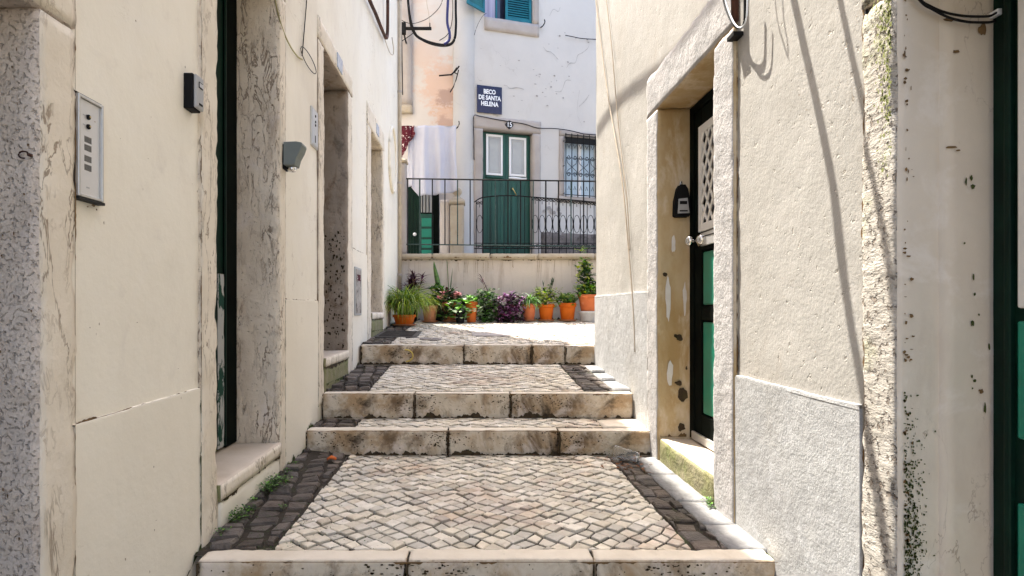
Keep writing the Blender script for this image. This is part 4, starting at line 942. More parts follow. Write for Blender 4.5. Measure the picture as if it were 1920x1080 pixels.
# ---------------------------------------------------------------- cables
def cable(label, pts, r, mat, name='cable', n=8, group=None, k=6):
    mb = MB(); P = curve(pts, n); mb.tube(P, r, k); return mb.build(name, mat, None, loc=tuple(P[0]), smooth=True, label=label, cat='cable', group=group)
Xw = XL+.012
A = lambda px, py, X=Xw: atX(px, py, X)
cable('thin grey wire hanging down the left wall and ending in a ring', [A(576, -30), A(575, 0), A(571, 50), A(567, 98), A(566, 104)], .0035, m_cable)
c_ = A(578, 114); mb = MB(); mb.tube([(Xw+.004, c_.y+.19*math.cos(t*math.pi/10), c_.z+.048*math.sin(t*math.pi/10)) for t in range(20)], .003, 5, closed=True)
mb.build('cable_ring', m_cable, None, loc=tuple(c_), smooth=True, label='small loop of wire at the end of the thin cable on the left wall', cat='cable')
cable('yellowish wire drooping across the left wall above the hooded fitting', [A(512, -20), A(520, 20), A(531, 58), A(545, 88), A(558, 106), A(567, 112)], .005, m_cabley)
cable('rusty brown cable bundle at the top of the far left wall', [A(672, -60, XL+.05), A(693, 0, XL+.05), A(704, 25, XL+.05), A(716, 55, XL+.05), A(724, 71, XL+.05), A(726.5, 60, XL+.05), A(727, 20, XL+.06), A(727, -40, XL+.06)], .022, m_cabler)
cable('thin cream wire loop below the brown cable bundle', [A(712, 45, XL+.03), A(722, 75, XL+.03), A(730, 97, XL+.03), A(736, 103, XL+.03), A(738, 94, XL+.05), A(735, 70, XL+.06)], .006, m_cablec)
YC = 10.4
B = lambda px, py, Y=YC: atY(px, py, Y)
for i, (lab, pts, r, mt) in enumerate((
    ('thickest black cable looping from the bracket across the stained wall', [B(763, -30), B(765, 0), B(768, 30), B(772, 52), B(781, 67), B(796, 76), B(815, 82), B(832, 84.5), B(846, 82), B(853, 70), B(855, 45), B(854.5, 15), B(855, -30)], .024, m_cable),
    ('black cable running just beneath the thickest loop', [B(766, 10, YC-.05), B(774, 50, YC-.05), B(786, 71, YC-.05), B(806, 82, YC-.05), B(828, 86.5, YC-.05), B(845, 84, YC-.05), B(851, 74, YC-.05)], .013, m_cable),
    ('dark blue cable hanging right of centre and joining the black loop', [B(841, -30, YC-.08), B(840, 0, YC-.08), B(838.5, 40, YC-.08), B(843, 62, YC-.08), B(842, 75, YC-.08), B(833, 83, YC-.08)], .026, m_cableb),
    ('thin rope with a small clip hanging above the bracket bar', [B(799, -20), B(800, 5), B(804, 27), B(806, 47)], .006, m_cablec),
    ('thin stay wire running from the left wall up to the stained wall', [B(727, 93), B(740, 86), B(758, 74), B(778, 60)], .007, m_cable),
    ('long thin black cable hanging straight down from the bracket', [B(753, 50), B(753.5, 90), B(754, 120), B(754.5, 150), B(755, 178)], .010, m_cable),
    ('thin black wire crossing behind the bracket bar towards the stained wall', [B(735, 20), B(750, 36), B(770, 44), B(790, 40), B(808, 30), B(826, 10), B(834, -20)], .006, m_cable),
    ('thin wire dropping beside the blue cable', [B(848, -20, YC-.03), B(849, 20, YC-.03), B(846, 48, YC-.03), B(838, 66, YC-.03), B(824, 76, YC-.03)], .007, m_cable),
    ('short frayed cable end hanging beside the corner of the left house', [B(754, 110), B(752, 128), B(748, 145)], .008, m_cable))):
    cable(lab, pts, r, mt)
t_ = thing('washing_bracket', 'black iron bracket bar for clotheslines at the far corner of the left house', 'bracket', tuple(B(753, 50)))
mb = MB(); mb.box(B(727, 0).x, B(809, 0).x, YC-.02, YC+.02, B(0, 56).z, B(0, 51).z); mb.build('bar', m_iron, t_, bevel=.004)
mb = MB(); a = B(750, 64); b = B(761, 43); mb.box(a.x, b.x, YC-.04, YC+.04, a.z, b.z); mb.build('clamp', m_cable, t_, bevel=.006)
mb = MB(); mb.tube([tuple(B(727, 57)), tuple(B(727, 0))], .012, 6); mb.build('stay', m_iron, t_)
mb = MB(); mb.tube([tuple(B(806, 52)), tuple(B(806, 43))], .010, 6); mb.build('pin', m_iron, t_)
mb = MB(); mb.tube([tuple(B(755, 54)), (B(755, 54).x, 11.05, B(755, 54).z)], .015, 6); mb.build('wall_arm', m_iron, t_)
# bracket on the corner pilaster and the small hooks
t_ = thing('corner_bracket', 'bent black iron clothesline bracket on the corner of the white house', 'bracket', tuple(B(846, 140, 10.9)))
for nm, pts in (('arm', [(823, 142), (834, 141), (846, 140), (855, 132), (861, 124)]), ('brace', [(860, 131), (855, 150), (850, 163), (844, 173)]), ('hook', [(851, 135), (856, 126), (853, 137), (858, 139)])):
    mb = MB(); mb.tube([tuple(B(*p, 10.85)) for p in pts], .014 if nm == 'arm' else .011, 6); mb.build(nm, m_iron, t_)
mb = MB(); mb.tube([tuple(B(846, 140, 10.85)), tuple(B(846.5, 140, 11.05))], .012, 6); mb.build('wall_pin', m_iron, t_)
for lab, (px, py) in (('small black iron hook at the right end of the washing line', (855, 240)), ('small black hook right of the shuttered upper window', (1014, 51))):
    a = fpx(px, py, .0)
    mb = MB(xf=FW); mb.tube(curve([(a[0], -.03, a[1]), (a[0], .10, a[1]-.02), (a[0]+.02, .15, a[1]+.03), (a[0]+.02, .13, a[1]+.09)], 4), .011, 6)
    mb.build('wall_hook', m_iron, None, loc=tuple(FW(Vector((a[0], 0, a[1])))), label=lab, cat='hook')
for lab, pts, r in (('thin black cable running over the door lintel towards the right window', ((889, 300), (888.5, 260), (888, 219), (900, 218), (925, 223), (955, 228), (985, 233), (1008, 240), (1040, 241), (1070, 245), (1095, 251), (1125, 253)), .008),
                    ('thin wire below the upper window sill on the white house', ((889, 66), (895, 48), (905, 30), (912, 25)), .004),
                    ('short wire strung at the right end of the white wall', ((1060, 66), (1075, 69), (1090, 72), (1120, 74)), .007)):
    P = [FW(Vector((*fpx(px, py, .045)[:1], .045, fpx(px, py, .045)[1]))) for px, py in pts]
    cable(lab, P, r, m_cable, n=4)
# hanging laundry at the very top left
mb = MB(); n = 14; vs = []; fs = []
for i in range(n+1):
    for j in range(11):
        p = B(729+16*i/n, -90+ (140-8*abs(i-n/2))*j/10, 9.9); vs.append((p.x, p.y+.04*math.sin(i*1.1+j*.3), p.z))
for i in range(n):
    for j in range(10): fs.append((i*11+j, (i+1)*11+j, (i+1)*11+j+1, i*11+j+1))
mb.add(vs, fs); o = mb.build('hanging_cloth', m_teacloth, None, loc=vs[0], smooth=True, label='green and blue cloth hanging at the top beside the brown cables', cat='laundry')
so = o.modifiers.new('solid', 'SOLIDIFY'); so.thickness = .004
# two cream cables down the far right wall
Xr = XR-.018
R_ = lambda px, py, X=Xr: atX(px, py, X)
cable('left one of two thin cream cables running down the far right wall', [R_(1113, -40), R_(1117, 0), R_(1128, 90), R_(1137, 160), R_(1150, 240), R_(1162, 310), R_(1171, 380), R_(1177, 450), R_(1183, 520), R_(1188, 590), R_(1191, 660)], .006, m_cablec)
cable('right one of two thin cream cables running down the far right wall', [R_(1133, -40), R_(1137, 0), R_(1147, 90), R_(1153, 160), R_(1160, 240), R_(1168, 310), R_(1175, 370), R_(1179, 430), R_(1181, 470)], .005, m_cablec)
# wires above the right doorway
Xc = XR-.05
cable('black wire loop hanging above the right doorway', [R_(1352, -40, Xc), R_(1357, 0, Xc), R_(1366, 28, Xc), R_(1377, 47, Xc), R_(1388, 52, Xc), R_(1395, 44, Xc), R_(1397, 20, Xc), R_(1397, -30, Xc)], .006, m_cable)
cable('white wire beside the black loop above the right doorway', [R_(1355, -40, Xc-.01), R_(1360, 0, Xc-.01), R_(1370, 30, Xc-.01), R_(1381, 49, Xc-.01), R_(1392, 50, Xc-.01), R_(1400, 30, Xc-.01), R_(1402, -30, Xc-.01)], .0035, m_letter)
t_ = thing('pipe_stub', 'stained vertical conduit ending above the right doorway corner', 'pipe', tuple(R_(1383, 70, Xc)))
a = R_(1383, 40); mb = MB(); mb.tube([(XR-.03, a.y, a.z), (XR-.03, a.y, a.z+.6)], .017, 10); mb.build('conduit', m_cabler, t_, smooth=True)
mb = MB(); a = R_(1381, 69); mb.box(XR-.045, XR, a.y-.03, a.y+.04, a.z-.006, a.z+.012); mb.build('bracket', m_iron, t_)
# black cables at the top right
Yn = 1.66
N_ = lambda px, py, Y=Yn: atY(px, py, Y)
cable('upper of two black cables sagging across the top of the near right jamb', [N_(1690, -60), N_(1722, -5), N_(1745, 12), N_(1775, 24), N_(1810, 30), N_(1852, 30.5), N_(1868, 24)], .0034, m_cable)
cable('lower of two black cables sagging across the top of the near right jamb', [N_(1688, -50), N_(1726, 2), N_(1750, 18), N_(1780, 33), N_(1815, 41), N_(1850, 42), N_(1866, 40)], .0034, m_cable)
mb = MB(); a = N_(1872, 22); mb.box(a.x-.006, a.x+.012, 1.655, 1.683, a.z-.010, a.z+.008); mb.build('cable_clip', m_letter, None, loc=tuple(a), bevel=.002, label='small white clip holding the two black cables by the near green door', cat='clip')
# cables crossing high over the alley: their shadows fall on the sunlit wall
def overhead(label, wallpts, t0, t1, r, ends=True):
    pts = []
    m = len(wallpts)
    for i, (px, py, X) in enumerate(wallpts):
        P = atX(px, py, X); t = t0+(t1-t0)*i/(m-1); pts.append(P+SUN*t)
    d0 = (pts[0]-pts[1]).normalized(); k = (XR-pts[0].x)/max(.05, d0.x); pre = pts[0]+d0*k
    dl = (pts[-1]-pts[-2]).normalized(); e1 = pts[-1]+dl*.5; e2 = Vector((XL, e1.y+.5, e1.z+.35))
    cable(label, [pre]+pts+[e1, (e1+e2)/2+Vector((0, 0, -.05)), e2], r, m_cable)
overhead('thick cable crossing overhead and shading the near right wall', [(1490, 0, XR), (1525, 160, XR), (1562, 350, XR), (1587, 540, XR), (1622, 750, XR), (1650, 900, XR), (1680, 1080, XR)], 1.1, 2.7, .021)
overhead('thinner cable crossing overhead and shading the rough stone edge', [(1577, 0, XR), (1600, 110, XR), (1619, 200, XR), (1632, 280, XR), (1652, 400, XR-.01), (1674, 530, XR-.01), (1688, 640, XR-.01)], 1.1, 2.1, .014)
cable('slack thin wire loop hanging out overhead by the right wall', [atX(px, py, XR)+SUN*1.0 for px, py in ((1449, -80), (1453, 0), (1460, 50), (1471, 85), (1480, 112), (1478, 80), (1470, 30), (1464, -80))], .0035, m_cable)
cable('cable running high along the right wall towards the plaza', [atX(px, py, XR)+SUN*2.6 for px, py in ((1120, 250), (1160, 190), (1215, 150), (1280, 95), (1345, 20), (1400, -50))], .016, m_cable)

# ---------------------------------------------------------------- things on the ground
z0 = gz(-.6, 6.9)
def px_ground(px, py, Y): s = F/Y; return (px-CX)/s
for nm, lab, cat, (xa, xb, ya, yb), mt in (('drain_cover', 'black iron drain cover beside the third doorway on the upper landing', 'drain cover', (-1.10, -.62, 6.55, 7.25), m_manhole),
                                     ('stone_slab', 'long flat grey stone slab set in the upper cobbled landing', 'slab', (.0, .62, 6.72, 7.10), m_slabg)):
    t_ = thing(nm, lab, cat, ((xa+xb)/2, (ya+yb)/2, gz(0, ya)))
    mb = MB(); n = 8; zz = [gz((xa+xb)/2, ya+(yb-ya)*i/n) for i in range(n+1)]
    vs = []; fs = []
    for i in range(n+1):
        y = ya+(yb-ya)*i/n; vs += [(xa, y, zz[i]+.010), (xb, y, zz[i]+.010), (xa, y, zz[i]-.03), (xb, y, zz[i]-.03)]
    for i in range(n): a = i*4; b = a+4; fs += [(a,a+1,b+1,b), (a,b,b+2,a+2), (a+1,a+3,b+3,b+1)]
    fs += [(0,2,3,1), (n*4, n*4+1, n*4+3, n*4+2)]
    mb.add(vs, fs); mb.build('cover_plate' if nm[0] == 'd' else 'slab_body', mt, t_)
    if nm[0] == 'd':
        for i in range(9):
            y = ya+.05+i*(yb-ya-.1)/9; z_ = gz((xa+xb)/2, y)+.0105; mb = MB(); mb.box(xa+.05, xb-.05, y, y+.03, z_, z_+.010); mb.build('cover_rib', m_manhole, t_)
t_ = thing('valve_cover', 'small broken round valve cover in the cobbles of the upper landing', 'drain cover', (-.45, 6.35, gz(-.45, 6.35)))
z_ = gz(-.45, 6.35); mb = MB(); mb.tube([(-.45+.11*math.cos(t*math.pi/10), 6.35+.11*math.sin(t*math.pi/10), z_+.008) for t in range(20)], .011, 6, closed=True); mb.build('rim', m_slabg, t_)
mb = MB(); mb.lathe((-.45, 6.35, z_-.02), [(.095,0),(.095,.024),(.001,.026)], 20); mb.build('lid', m_manhole, t_)

# clear cup lying at the foot of the step
t_ = MB(); ax = Vector((.72, -.30, -.10)).normalized()
cb = Vector(atY(1152, 846, 3.86)); cb.z = .050; u = ax.cross(Vector((0,0,1))).normalized(); w = ax.cross(u); n = 24
prof = [(.052, 0), (.053, .004), (.050, .007), (.036, .155), (.035, .159), (.001, .157)]
inn = [(.001, .152), (.033, .152), (.048, .007), (.050, 0)]
vs = []; fs = []; pr_ = prof+inn
for r, h in pr_:
    for k in range(n):
        a = 2*math.pi*k/n; vs.append(cb+ax*h+(u*math.cos(a)+w*math.sin(a))*r)
m_ = len(pr_)
for i in range(m_):
    j = (i+1) % m_
    for k in range(n): fs.append((i*n+k, i*n+(k+1) % n, j*n+(k+1) % n, j*n+k))
t_.add(vs, fs); t_.build('plastic_cup', m_cup, None, loc=tuple(cb), smooth=True, label='clear plastic cup lying on its side at the foot of the step', cat='cup')
# orange scrap
a = (-.905, 3.78); z_ = gz(*a)+.012
mb = MB(); n = 10; vs = [(a[0], a[1], z_+.022)]; 
for i in range(n):
    t = 2*math.pi*i/n; vs.append((a[0]+.034*math.cos(t), a[1]+.02*math.sin(t), z_+.006*math.sin(3*t)))
mb.add(vs, [(0, 1+i, 1+(i+1) % n) for i in range(n)]); o = mb.build('orange_peel', m_orange, None, loc=(a[0], a[1], z_), smooth=True, label='bright orange scrap of peel on the dark cobbles at the left', cat='litter')
so = o.modifiers.new('solid', 'SOLIDIFY'); so.thickness = .003
# dry leaves and dirt
def leaf_flat(mb, p, r, rg, mi=0):
    a = rg.uniform(0, 6.28); d = Vector((math.cos(a), math.sin(a), rg.uniform(-.1, .3)))*r; s = Vector((-math.sin(a), math.cos(a), rg.uniform(-.3, .3)))*r*.5; p = Vector(p)
    mb.add([p-d, p+s+Vector((0,0,.2*r)), p+d, p-s+Vector((0,0,.2*r))], [(0,1,2), (0,2,3)], mi)
mb = MB()
for i in range(75):
    x = rg.gauss(.98, .09); y = rg.gauss(3.78, .14)
    if y > 3.97 or x > 1.2: continue
    leaf_flat(mb, (x, y, gz(x, y)+.008), rg.uniform(.006, .022), rg, 0)
for i in range(60):
    x = rg.uniform(-.8, .9); y = rg.choice((3.96, 3.9, 3.7, 4.38))+rg.gauss(0, .03)
    if y > 3.985 and y < 4.12 or y > 4.405: continue
    leaf_flat(mb, (x, y, gz(x, y)+.006), rg.uniform(.004, .012), rg, 0)
mb.build('leaf_litter', [m_leafdry, m_redcloth], None, loc=(.98, 3.78, .01), kind='stuff', label='dry leaf crumbs and dirt around the lying plastic cup', cat='litter')
def stem_leafs(mb, base, n, h, r, size, rg, mis=(0,), up=.5):
    base = Vector(base)
    for i in range(n):
        a = rg.uniform(0, 6.283); q_ = abs(rg.gauss(0, .5)); p = base+Vector((math.cos(a)*r*q_, math.sin(a)*r*q_, h*rg.random()**.8))
        d = Vector((math.cos(a), math.sin(a), rg.uniform(-.3, 1)*up)).normalized()*size*rg.uniform(.6, 1.2)
        s = d.cross(Vector((0,0,1))).normalized()*d.length*.42; k = Vector((0, 0, d.length*.12))
        mb.add([p, p+d*.35+s+k, p+d*.75+s*.7+k, p+d, p+d*.75-s*.7+k, p+d*.35-s+k, p+d*.45], [(0,1,6),(1,2,6),(2,3,6),(3,4,6),(4,5,6),(5,0,6)], rg.choice(mis))
for lab, pts in (('green weeds in the dark gutter at the left of the near landing', [(-1.09, 2.72, 60, .05), (-1.07, 2.80, 30, .04), (-1.10, 2.95, 10, .03), (-1.08, 3.10, 55, .06), (-1.07, 3.18, 70, .06), (-1.05, 3.26, 40, .045), (-1.09, 2.55, 18, .03), (-.93, 2.9, 6, .02), (-1.08, 3.42, 16, .03), (-1.08, 3.6, 10, .02)]),
                 ('small green weed tuft below the sill of the right doorway', [(1.215, 2.99, 24, .035), (1.205, 2.94, 12, .025)])):
    mb = MB()
    for (x, y, n, h) in pts: stem_leafs(mb, (x, y, gz(x, y)), n*3, h*.9, h*1.2, .013, rg, (0, 0, 0, 1))
    mb.build('weeds', [lf_weed, lf_lime], None, loc=(pts[0][0], pts[0][1], 0), kind='stuff', label=lab, cat='weeds')
mb = MB()
for i in range(500):     # moss between stones of the first landing
    x = rg.uniform(-1.1, -.2) if i % 3 else rg.uniform(-1.1, -.75); y = 2.45+abs(rg.gauss(0, .35))
    leaf_flat(mb, (x, y, gz(x, y)-.003), rg.uniform(.003, .006), rg)
mb.build('moss', lf_weed, None, loc=(-.6, 2.6, 0), kind='stuff', label='moss crumbs in the cobble joints at the near left', cat='moss')
mb = MB()
for i in range(220):
    x = rg.uniform(-.9, 1.9); y = rg.uniform(8.78, 8.98); stem_leafs(mb, (x, y, gz(x, y)), 3, .03, .03, .02, rg, (0, 1))
mb.build('weeds', [lf_weed, lf_lime], None, loc=(.5, 8.9, .8), kind='stuff', label='low weeds at the foot of the flower pots', cat='weeds')
mb = MB()
a = atY(1090, 478, 9.25); stem_leafs(mb, (a.x, 9.2, 1.85), 60, .12, .10, .03, rg, (0, 1)); mb.build('weeds', [lf_yel, lf_lime], None, loc=(a.x, 9.2, 1.85), kind='stuff', label='small yellow green tuft on the coping under the railing', cat='weeds')

# ---------------------------------------------------------------- potted plants
def blade(mb, p, az, rise, length, width, droop, rg, mi=0, segs=6):
    p = Vector(p); h = Vector((math.cos(az), math.sin(az), 0)); s = Vector((-h.y, h.x, 0)); el = rise; vs = []; st = length/segs
    for i in range(segs+1):
        t = i/segs; w = width*(.55+.9*t if t < .4 else (.91*(1-t)/.6))*.5+.0008
        vs += [p-s*w+Vector((0,0,w*.3)), p+Vector((0,0,-w*.2)), p+s*w+Vector((0,0,w*.3))]
        p = p+(h*math.cos(el)+Vector((0,0,math.sin(el))))*st; el -= droop/segs*(1+t)
    fs = []
    for i in range(segs): a = i*3; fs += [(a,a+3,a+4,a+1), (a+1,a+4,a+5,a+2)]
    mb.add(vs, fs, mi)
PY = 8.80
def pot(label, px, wpx, ptop, pbot, mat=None, saucer=True, Y=PY, rim=True, name='potted_plant', grp='potted plants in a row below the retaining wall', square=False):
    c = atY(px, pbot, Y); r = wpx/2*Y/F; zb_ = gz(c.x, Y)+.004; h = atY(px, ptop, Y).z-zb_
    t_ = thing(name, label, 'potted plant', (c.x, Y, zb_), group=grp); mat = mat or m_terra
    mb = MB(); zs = .02 if saucer else 0
    prof = [(r*.70, zs), (r*.72, zs+.005), (r*.90, h*.76), (r*.90, h*.78)] + ([(r, h*.785), (r*1.01, h*.99)] if rim else [(r*.98, h*.99)]) + [(r*.95, h), (r*.88, h*.99), (r*.85, h*.86)]
    mb.lathe((c.x, Y, zb_), prof, 22); mb.build('pot', mat, t_, smooth=True)
    mb = MB(); mb.lathe((c.x, Y, zb_+h*.84), [(r*.87, 0), (r*.5, .008), (.001, .010)], 16); mb.build('soil', m_potsoil, t_)
    if saucer:
        mb = MB(); mb.lathe((c.x, Y, zb_), [(r*.85, 0), (r*1.06, .022), (r*1.06, .026), (r*.99, .026), (r*.82, .008), (.001, .008)], 22); mb.build('saucer', m_terra2, t_, smooth=True)
    return t_, Vector((c.x, Y, zb_+h*.9)), r
def fol(t_, mb, mats, name='foliage'): return mb.build(name, mats, t_, kind='stuff')
def bush(mb, p, n, rx, rz, size, rg, mis, lift=.0):
    """leaf pairs spread through an uneven crown"""
    for i in range(n):
        a = rg.uniform(0, 6.283); q_ = rg.random()**.6; z_ = rg.uniform(-.15, 1)
        c = p+Vector((math.cos(a)*rx*q_, math.sin(a)*rx*q_*.6-.02, lift+rz*z_*(1-.35*q_)))
        for k in range(3):
            b = rg.uniform(0, 6.283); L_ = size*rg.uniform(.6, 1.25)
            blade(mb, c, b, rg.uniform(-.2, 1.1), L_, L_*rg.uniform(.42, .6), rg.uniform(.3, 1.3), rg, rg.choice(mis), 3)
rg = random.Random(21)
# big arching grass at the left
t_, p, r = pot('large pot of arching yellow green grass leaves at the left end of the row', 758, 44, 590, 608, m_terra, True, 8.05, grp='potted plants in a row below the retaining wall')
mb = MB()
for i in range(620):
    az = rg.uniform(0, 6.283); L_ = rg.uniform(.34, .72); blade(mb, p+Vector((rg.gauss(0, .05), rg.gauss(0, .05), rg.uniform(0, .08))), az, rg.uniform(.9, 1.5), L_, rg.uniform(.010, .018), rg.uniform(1.2, 2.6), rg, rg.choice((0,0,1,1,2)))
for i in range(26): blade(mb, p+Vector((rg.gauss(0, .06), rg.gauss(0, .06), .05)), rg.uniform(0, 6.3), 1.4, .5, .009, 3.0, rg, 3)
fol(t_, mb, [lf_grass, lf_yel, lf_green, lf_dry])
# maroon cordyline behind
t_, p, r = pot('dark maroon spiky leaved plant behind the big grass', 773, 24, 565, 600, m_plblack, False, 8.85)
mb = MB(); top_ = atY(772, 520, 8.85)
for s_ in range(7):
    q_ = p+Vector((rg.gauss(0, .05), rg.gauss(0, .02), 0)); e = Vector((top_.x+rg.gauss(.0, .10), 8.85+rg.gauss(0, .05), top_.z+rg.uniform(-.14, .06))); mb.tube([q_, e], .007, 5, 2)
    for k in range(26):
        f_ = rg.uniform(.45, 1); blade(mb, q_.lerp(e, f_), rg.uniform(0, 6.3), rg.uniform(.2, 1.2), rg.uniform(.10, .2), .024, rg.uniform(.2, 1.2), rg, rg.choice((0,0,0,1)), 4)
fol(t_, mb, [lf_maroon, lf_purple, lf_dry])
# terracotta pot with light base
t_, p, r = pot('squat weathered terracotta pot with drooping grass right beside the big grass', 806, 30, 573, 599, m_terra2, True, 8.6)
mb = MB()
for i in range(110): blade(mb, p+Vector((rg.gauss(0, .04), rg.gauss(0, .03), 0)), rg.uniform(0, 6.28), rg.uniform(.5, 1.4), rg.uniform(.14, .32), .010, rg.uniform(1, 2.2), rg, rg.choice((0, 1)))
fol(t_, mb, [lf_green, lf_grass])
# snake plant in black pot
t_, p, r = pot('black pot with a tall upright snake plant leaf', 821, 26, 552, 599, m_plblack, False, 8.8, rim=False)
for (bx, tx, ty, wpx) in ((822, 815, 489, 9.5), (825, 833, 535, 6)):
    a = atY(bx, 556, 8.8); b = atY(tx, ty, 8.8); mb = MB(); n = 10; vs = []
    for i in range(n+1):
        f_ = i/n; c_ = a.lerp(b, f_)+Vector((.012*math.sin(f_*5), 0, 0)); w = wpx/2*8.8/F*(math.sin(math.pi*min(1, .25+f_*.75))**.7+.02); th = .006
        vs += [c_+Vector((-w, .004, 0)), c_+Vector((0, -th, 0)), c_+Vector((w, .004, 0)), c_+Vector((0, th, 0))]
    mb.add(vs, [(i*4+k, i*4+(k+1) % 4, i*4+4+(k+1) % 4, i*4+4+k) for i in range(n) for k in range(4)]); mb.build('leaf', lf_snake, t_, smooth=True)
mb = MB(); bush(mb, p+Vector((-.12, -.1, -.15)), 30, .08, .2, .07, rg, (0, 0, 1)); bush(mb, p, 50, .13, .20, .08, rg, (0, 0, 1)); bush(mb, p+Vector((0,0,-.25)), 30, .12, .2, .08, rg, (0,)); fol(t_, mb, [lf_dark, lf_green])
# mixed pink flowers and a tall pointed leaf
t_, p, r = pot('terracotta pot of mixed dark leaves with pink flowers and a tall thin shoot', 843, 30, 566, 599, m_terra, True, 8.7)
mb = MB(); a = atY(838, 488, 8.75); bush(mb, p+Vector((-.04, -.12, -.22)), 60, .14, .22, .07, rg, (0, 0, 2)); bush(mb, p, 70, .17, .26, .085, rg, (0, 0, 1, 2)); bush(mb, p+Vector((.16, 0, -.1)), 50, .12, .25, .08, rg, (0, 1, 2))
blade(mb, p, 1.2, 1.45, .55, .022, .2, rg, 1); mb.tube([p, (a.x, 8.75, a.z)], .005, 5, 1)
blade(mb, p+Vector((0, 0, .08)), 0, 1.5, .25, .06, .5, rg, 1)
for dx in (-.08, 0, .07, .14): stem_leafs(mb, p+Vector((dx-.05, rg.uniform(-.05, .05), .0)), 60, .24-.8*abs(dx), .13, .055, rg, (0, 0, 1, 2))
for i in range(16):
    x = p+Vector((rg.choice((-.10, .06, .12))+rg.gauss(0, .03), -.09, .12+rg.gauss(0, .04))); stem_leafs(mb, x, 7, .03, .03, .05, rg, (3,))
fol(t_, mb, [lf_dark, lf_green, lf_maroon, lf_flower])
# variegated ivy in front
t_, p, r = pot('small dark pot hidden under variegated heart shaped leaves in front of the row', 863, 20, 582, 600, m_plblack, False, 8.45)
mb = MB()
for i in range(12): stem_leafs(mb, p+Vector((rg.gauss(0, .09), rg.gauss(0, .05), rg.uniform(-.12, .12))), 12, .08, .09, .085, rg, (0, 1, 1, 2))
fol(t_, mb, [lf_white, lf_lime, lf_green])
# tilted terracotta pot
t_, p, r = pot('narrow terracotta pot with a tuft of light green leaves', 884, 23, 565, 600, m_terra, False, 8.6)
mb = MB(); bush(mb, p, 40, .11, .13, .07, rg, (0, 0, 1)); fol(t_, mb, [lf_lime, lf_green])
# bushy variegated
t_, p, r = pot('bushy plant with white blotched green leaves and one tall reddish sprig', 914, 26, 575, 600, m_plblack, False, 8.7)
mb = MB()
bush(mb, p+Vector((0, 0, -.12)), 80, .20, .38, .10, rg, (0, 0, 1, 2, 3, 3)); bush(mb, p+Vector((0, -.04, -.2)), 60, .19, .18, .09, rg, (0, 1, 3, 3))
for i in range(34): stem_leafs(mb, p+Vector((rg.gauss(-.03, .09), rg.gauss(-.03, .05), rg.uniform(-.12, .20))), 11, .1, .08, .055, rg, (0, 1, 1, 2, 3, 3))
a = atY(903, 520, 8.7); mb.tube([p, p.lerp(a, .6)+Vector((.05, 0, 0)), a], .005, 5, 4)
for k in range(10): blade(mb, p.lerp(a, rg.uniform(.6, 1)), rg.uniform(0, 6.3), .9, .10, .02, .6, rg, 4, 4)
fol(t_, mb, [lf_white, lf_green, lf_lime, lf_dark, lf_maroon])
# purple tradescantia
t_, p, r = pot('spilling purple and violet leaved plant in the middle of the row', 950, 26, 572, 600, m_plblack, False, 8.65)
mb = MB()
bush(mb, p+Vector((.0, 0, -.18)), 90, .22, .44, .10, rg, (0, 0, 1, 2, 3)); bush(mb, p+Vector((.12, -.02, -.2)), 50, .14, .3, .09, rg, (2, 2, 0, 3))
for i in range(44):
    q_ = p+Vector((rg.gauss(0.03, .13), rg.gauss(-.04, .06), rg.uniform(-.17, .17))); 
    for k in range(6): blade(mb, q_+Vector((rg.gauss(0, .02),)*3), rg.uniform(0, 6.3), rg.uniform(-.3, 1), rg.uniform(.06, .11), .034, .8, rg, rg.choice((0, 0, 1, 1, 2, 3)), 4)
fol(t_, mb, [lf_purple, lf_pinkp, lf_maroon, lf_dark])
# spider plant
t_, p, r = pot('terracotta pot with a pale striped spider plant', 992, 27, 569, 598)
mb = MB()
for i in range(190): blade(mb, p+Vector((rg.gauss(0, .04), rg.gauss(0, .03), 0)), rg.uniform(0, 6.28), rg.uniform(.5, 1.4), rg.uniform(.16, .36), .020, rg.uniform(1, 2.6), rg, rg.choice((0, 0, 1, 2)))
fol(t_, mb, [lf_lime, lf_white, lf_green])
t_, p, r = pot('terracotta pot with a dense olive green bush and two thin spikes', 1024, 31, 570, 598)
mb = MB()
bush(mb, p, 110, .17, .27, .06, rg, (0, 0, 0, 1, 2))
for i in range(26): stem_leafs(mb, p+Vector((rg.gauss(0, .08), rg.gauss(0, .05), rg.uniform(.0, .22))), 16, .1, .07, .035, rg, (0, 0, 1, 2))
for px in (1037, 1040, 1018): 
    a = atY(px, 522 if px > 1030 else 528, 8.8)
    for k in range(12): blade(mb, p.lerp(a, rg.uniform(.5, .9)), rg.uniform(0, 6.3), 1.35, .08, .012, .2, rg, 2, 3)
for k in range(4): blade(mb, p+Vector((0, -.08, .02)), rg.uniform(3.5, 5.8), .9, .22, .010, 3, rg, 3)
fol(t_, mb, [lf_yel, lf_green, lf_dark, lf_dry])
t_, p, r = pot('bright orange terracotta pot with a small mixed leafy plant', 1064, 33, 568, 598)
mb = MB()
bush(mb, p, 60, .16, .16, .08, rg, (0, 1, 1, 2, 3))
for i in range(12): stem_leafs(mb, p+Vector((rg.gauss(0, .07), rg.gauss(0, .05), rg.uniform(.0, .10))), 14, .08, .07, .05, rg, (0, 1, 1, 2, 3))
for i in range(18): blade(mb, p, rg.uniform(0, 6.28), rg.uniform(.8, 1.5), rg.uniform(.1, .24), .013, 1, rg, 1)
fol(t_, mb, [lf_yel, lf_green, lf_dark, lf_lime])
t_, p, r = pot('largest terracotta pot raised on a white base, holding a tall leafy shrub', 1104, 41, 551, 599, m_terra, False, 8.8)
zb_ = gz(p.x, 8.8)
for ch in list(t_.children):
    if ch.name.startswith('pot'):
        for v in ch.data.vertices: v.co.z = .155+v.co.z*.60
    if ch.name.startswith('soil'): ch.location.z += .02
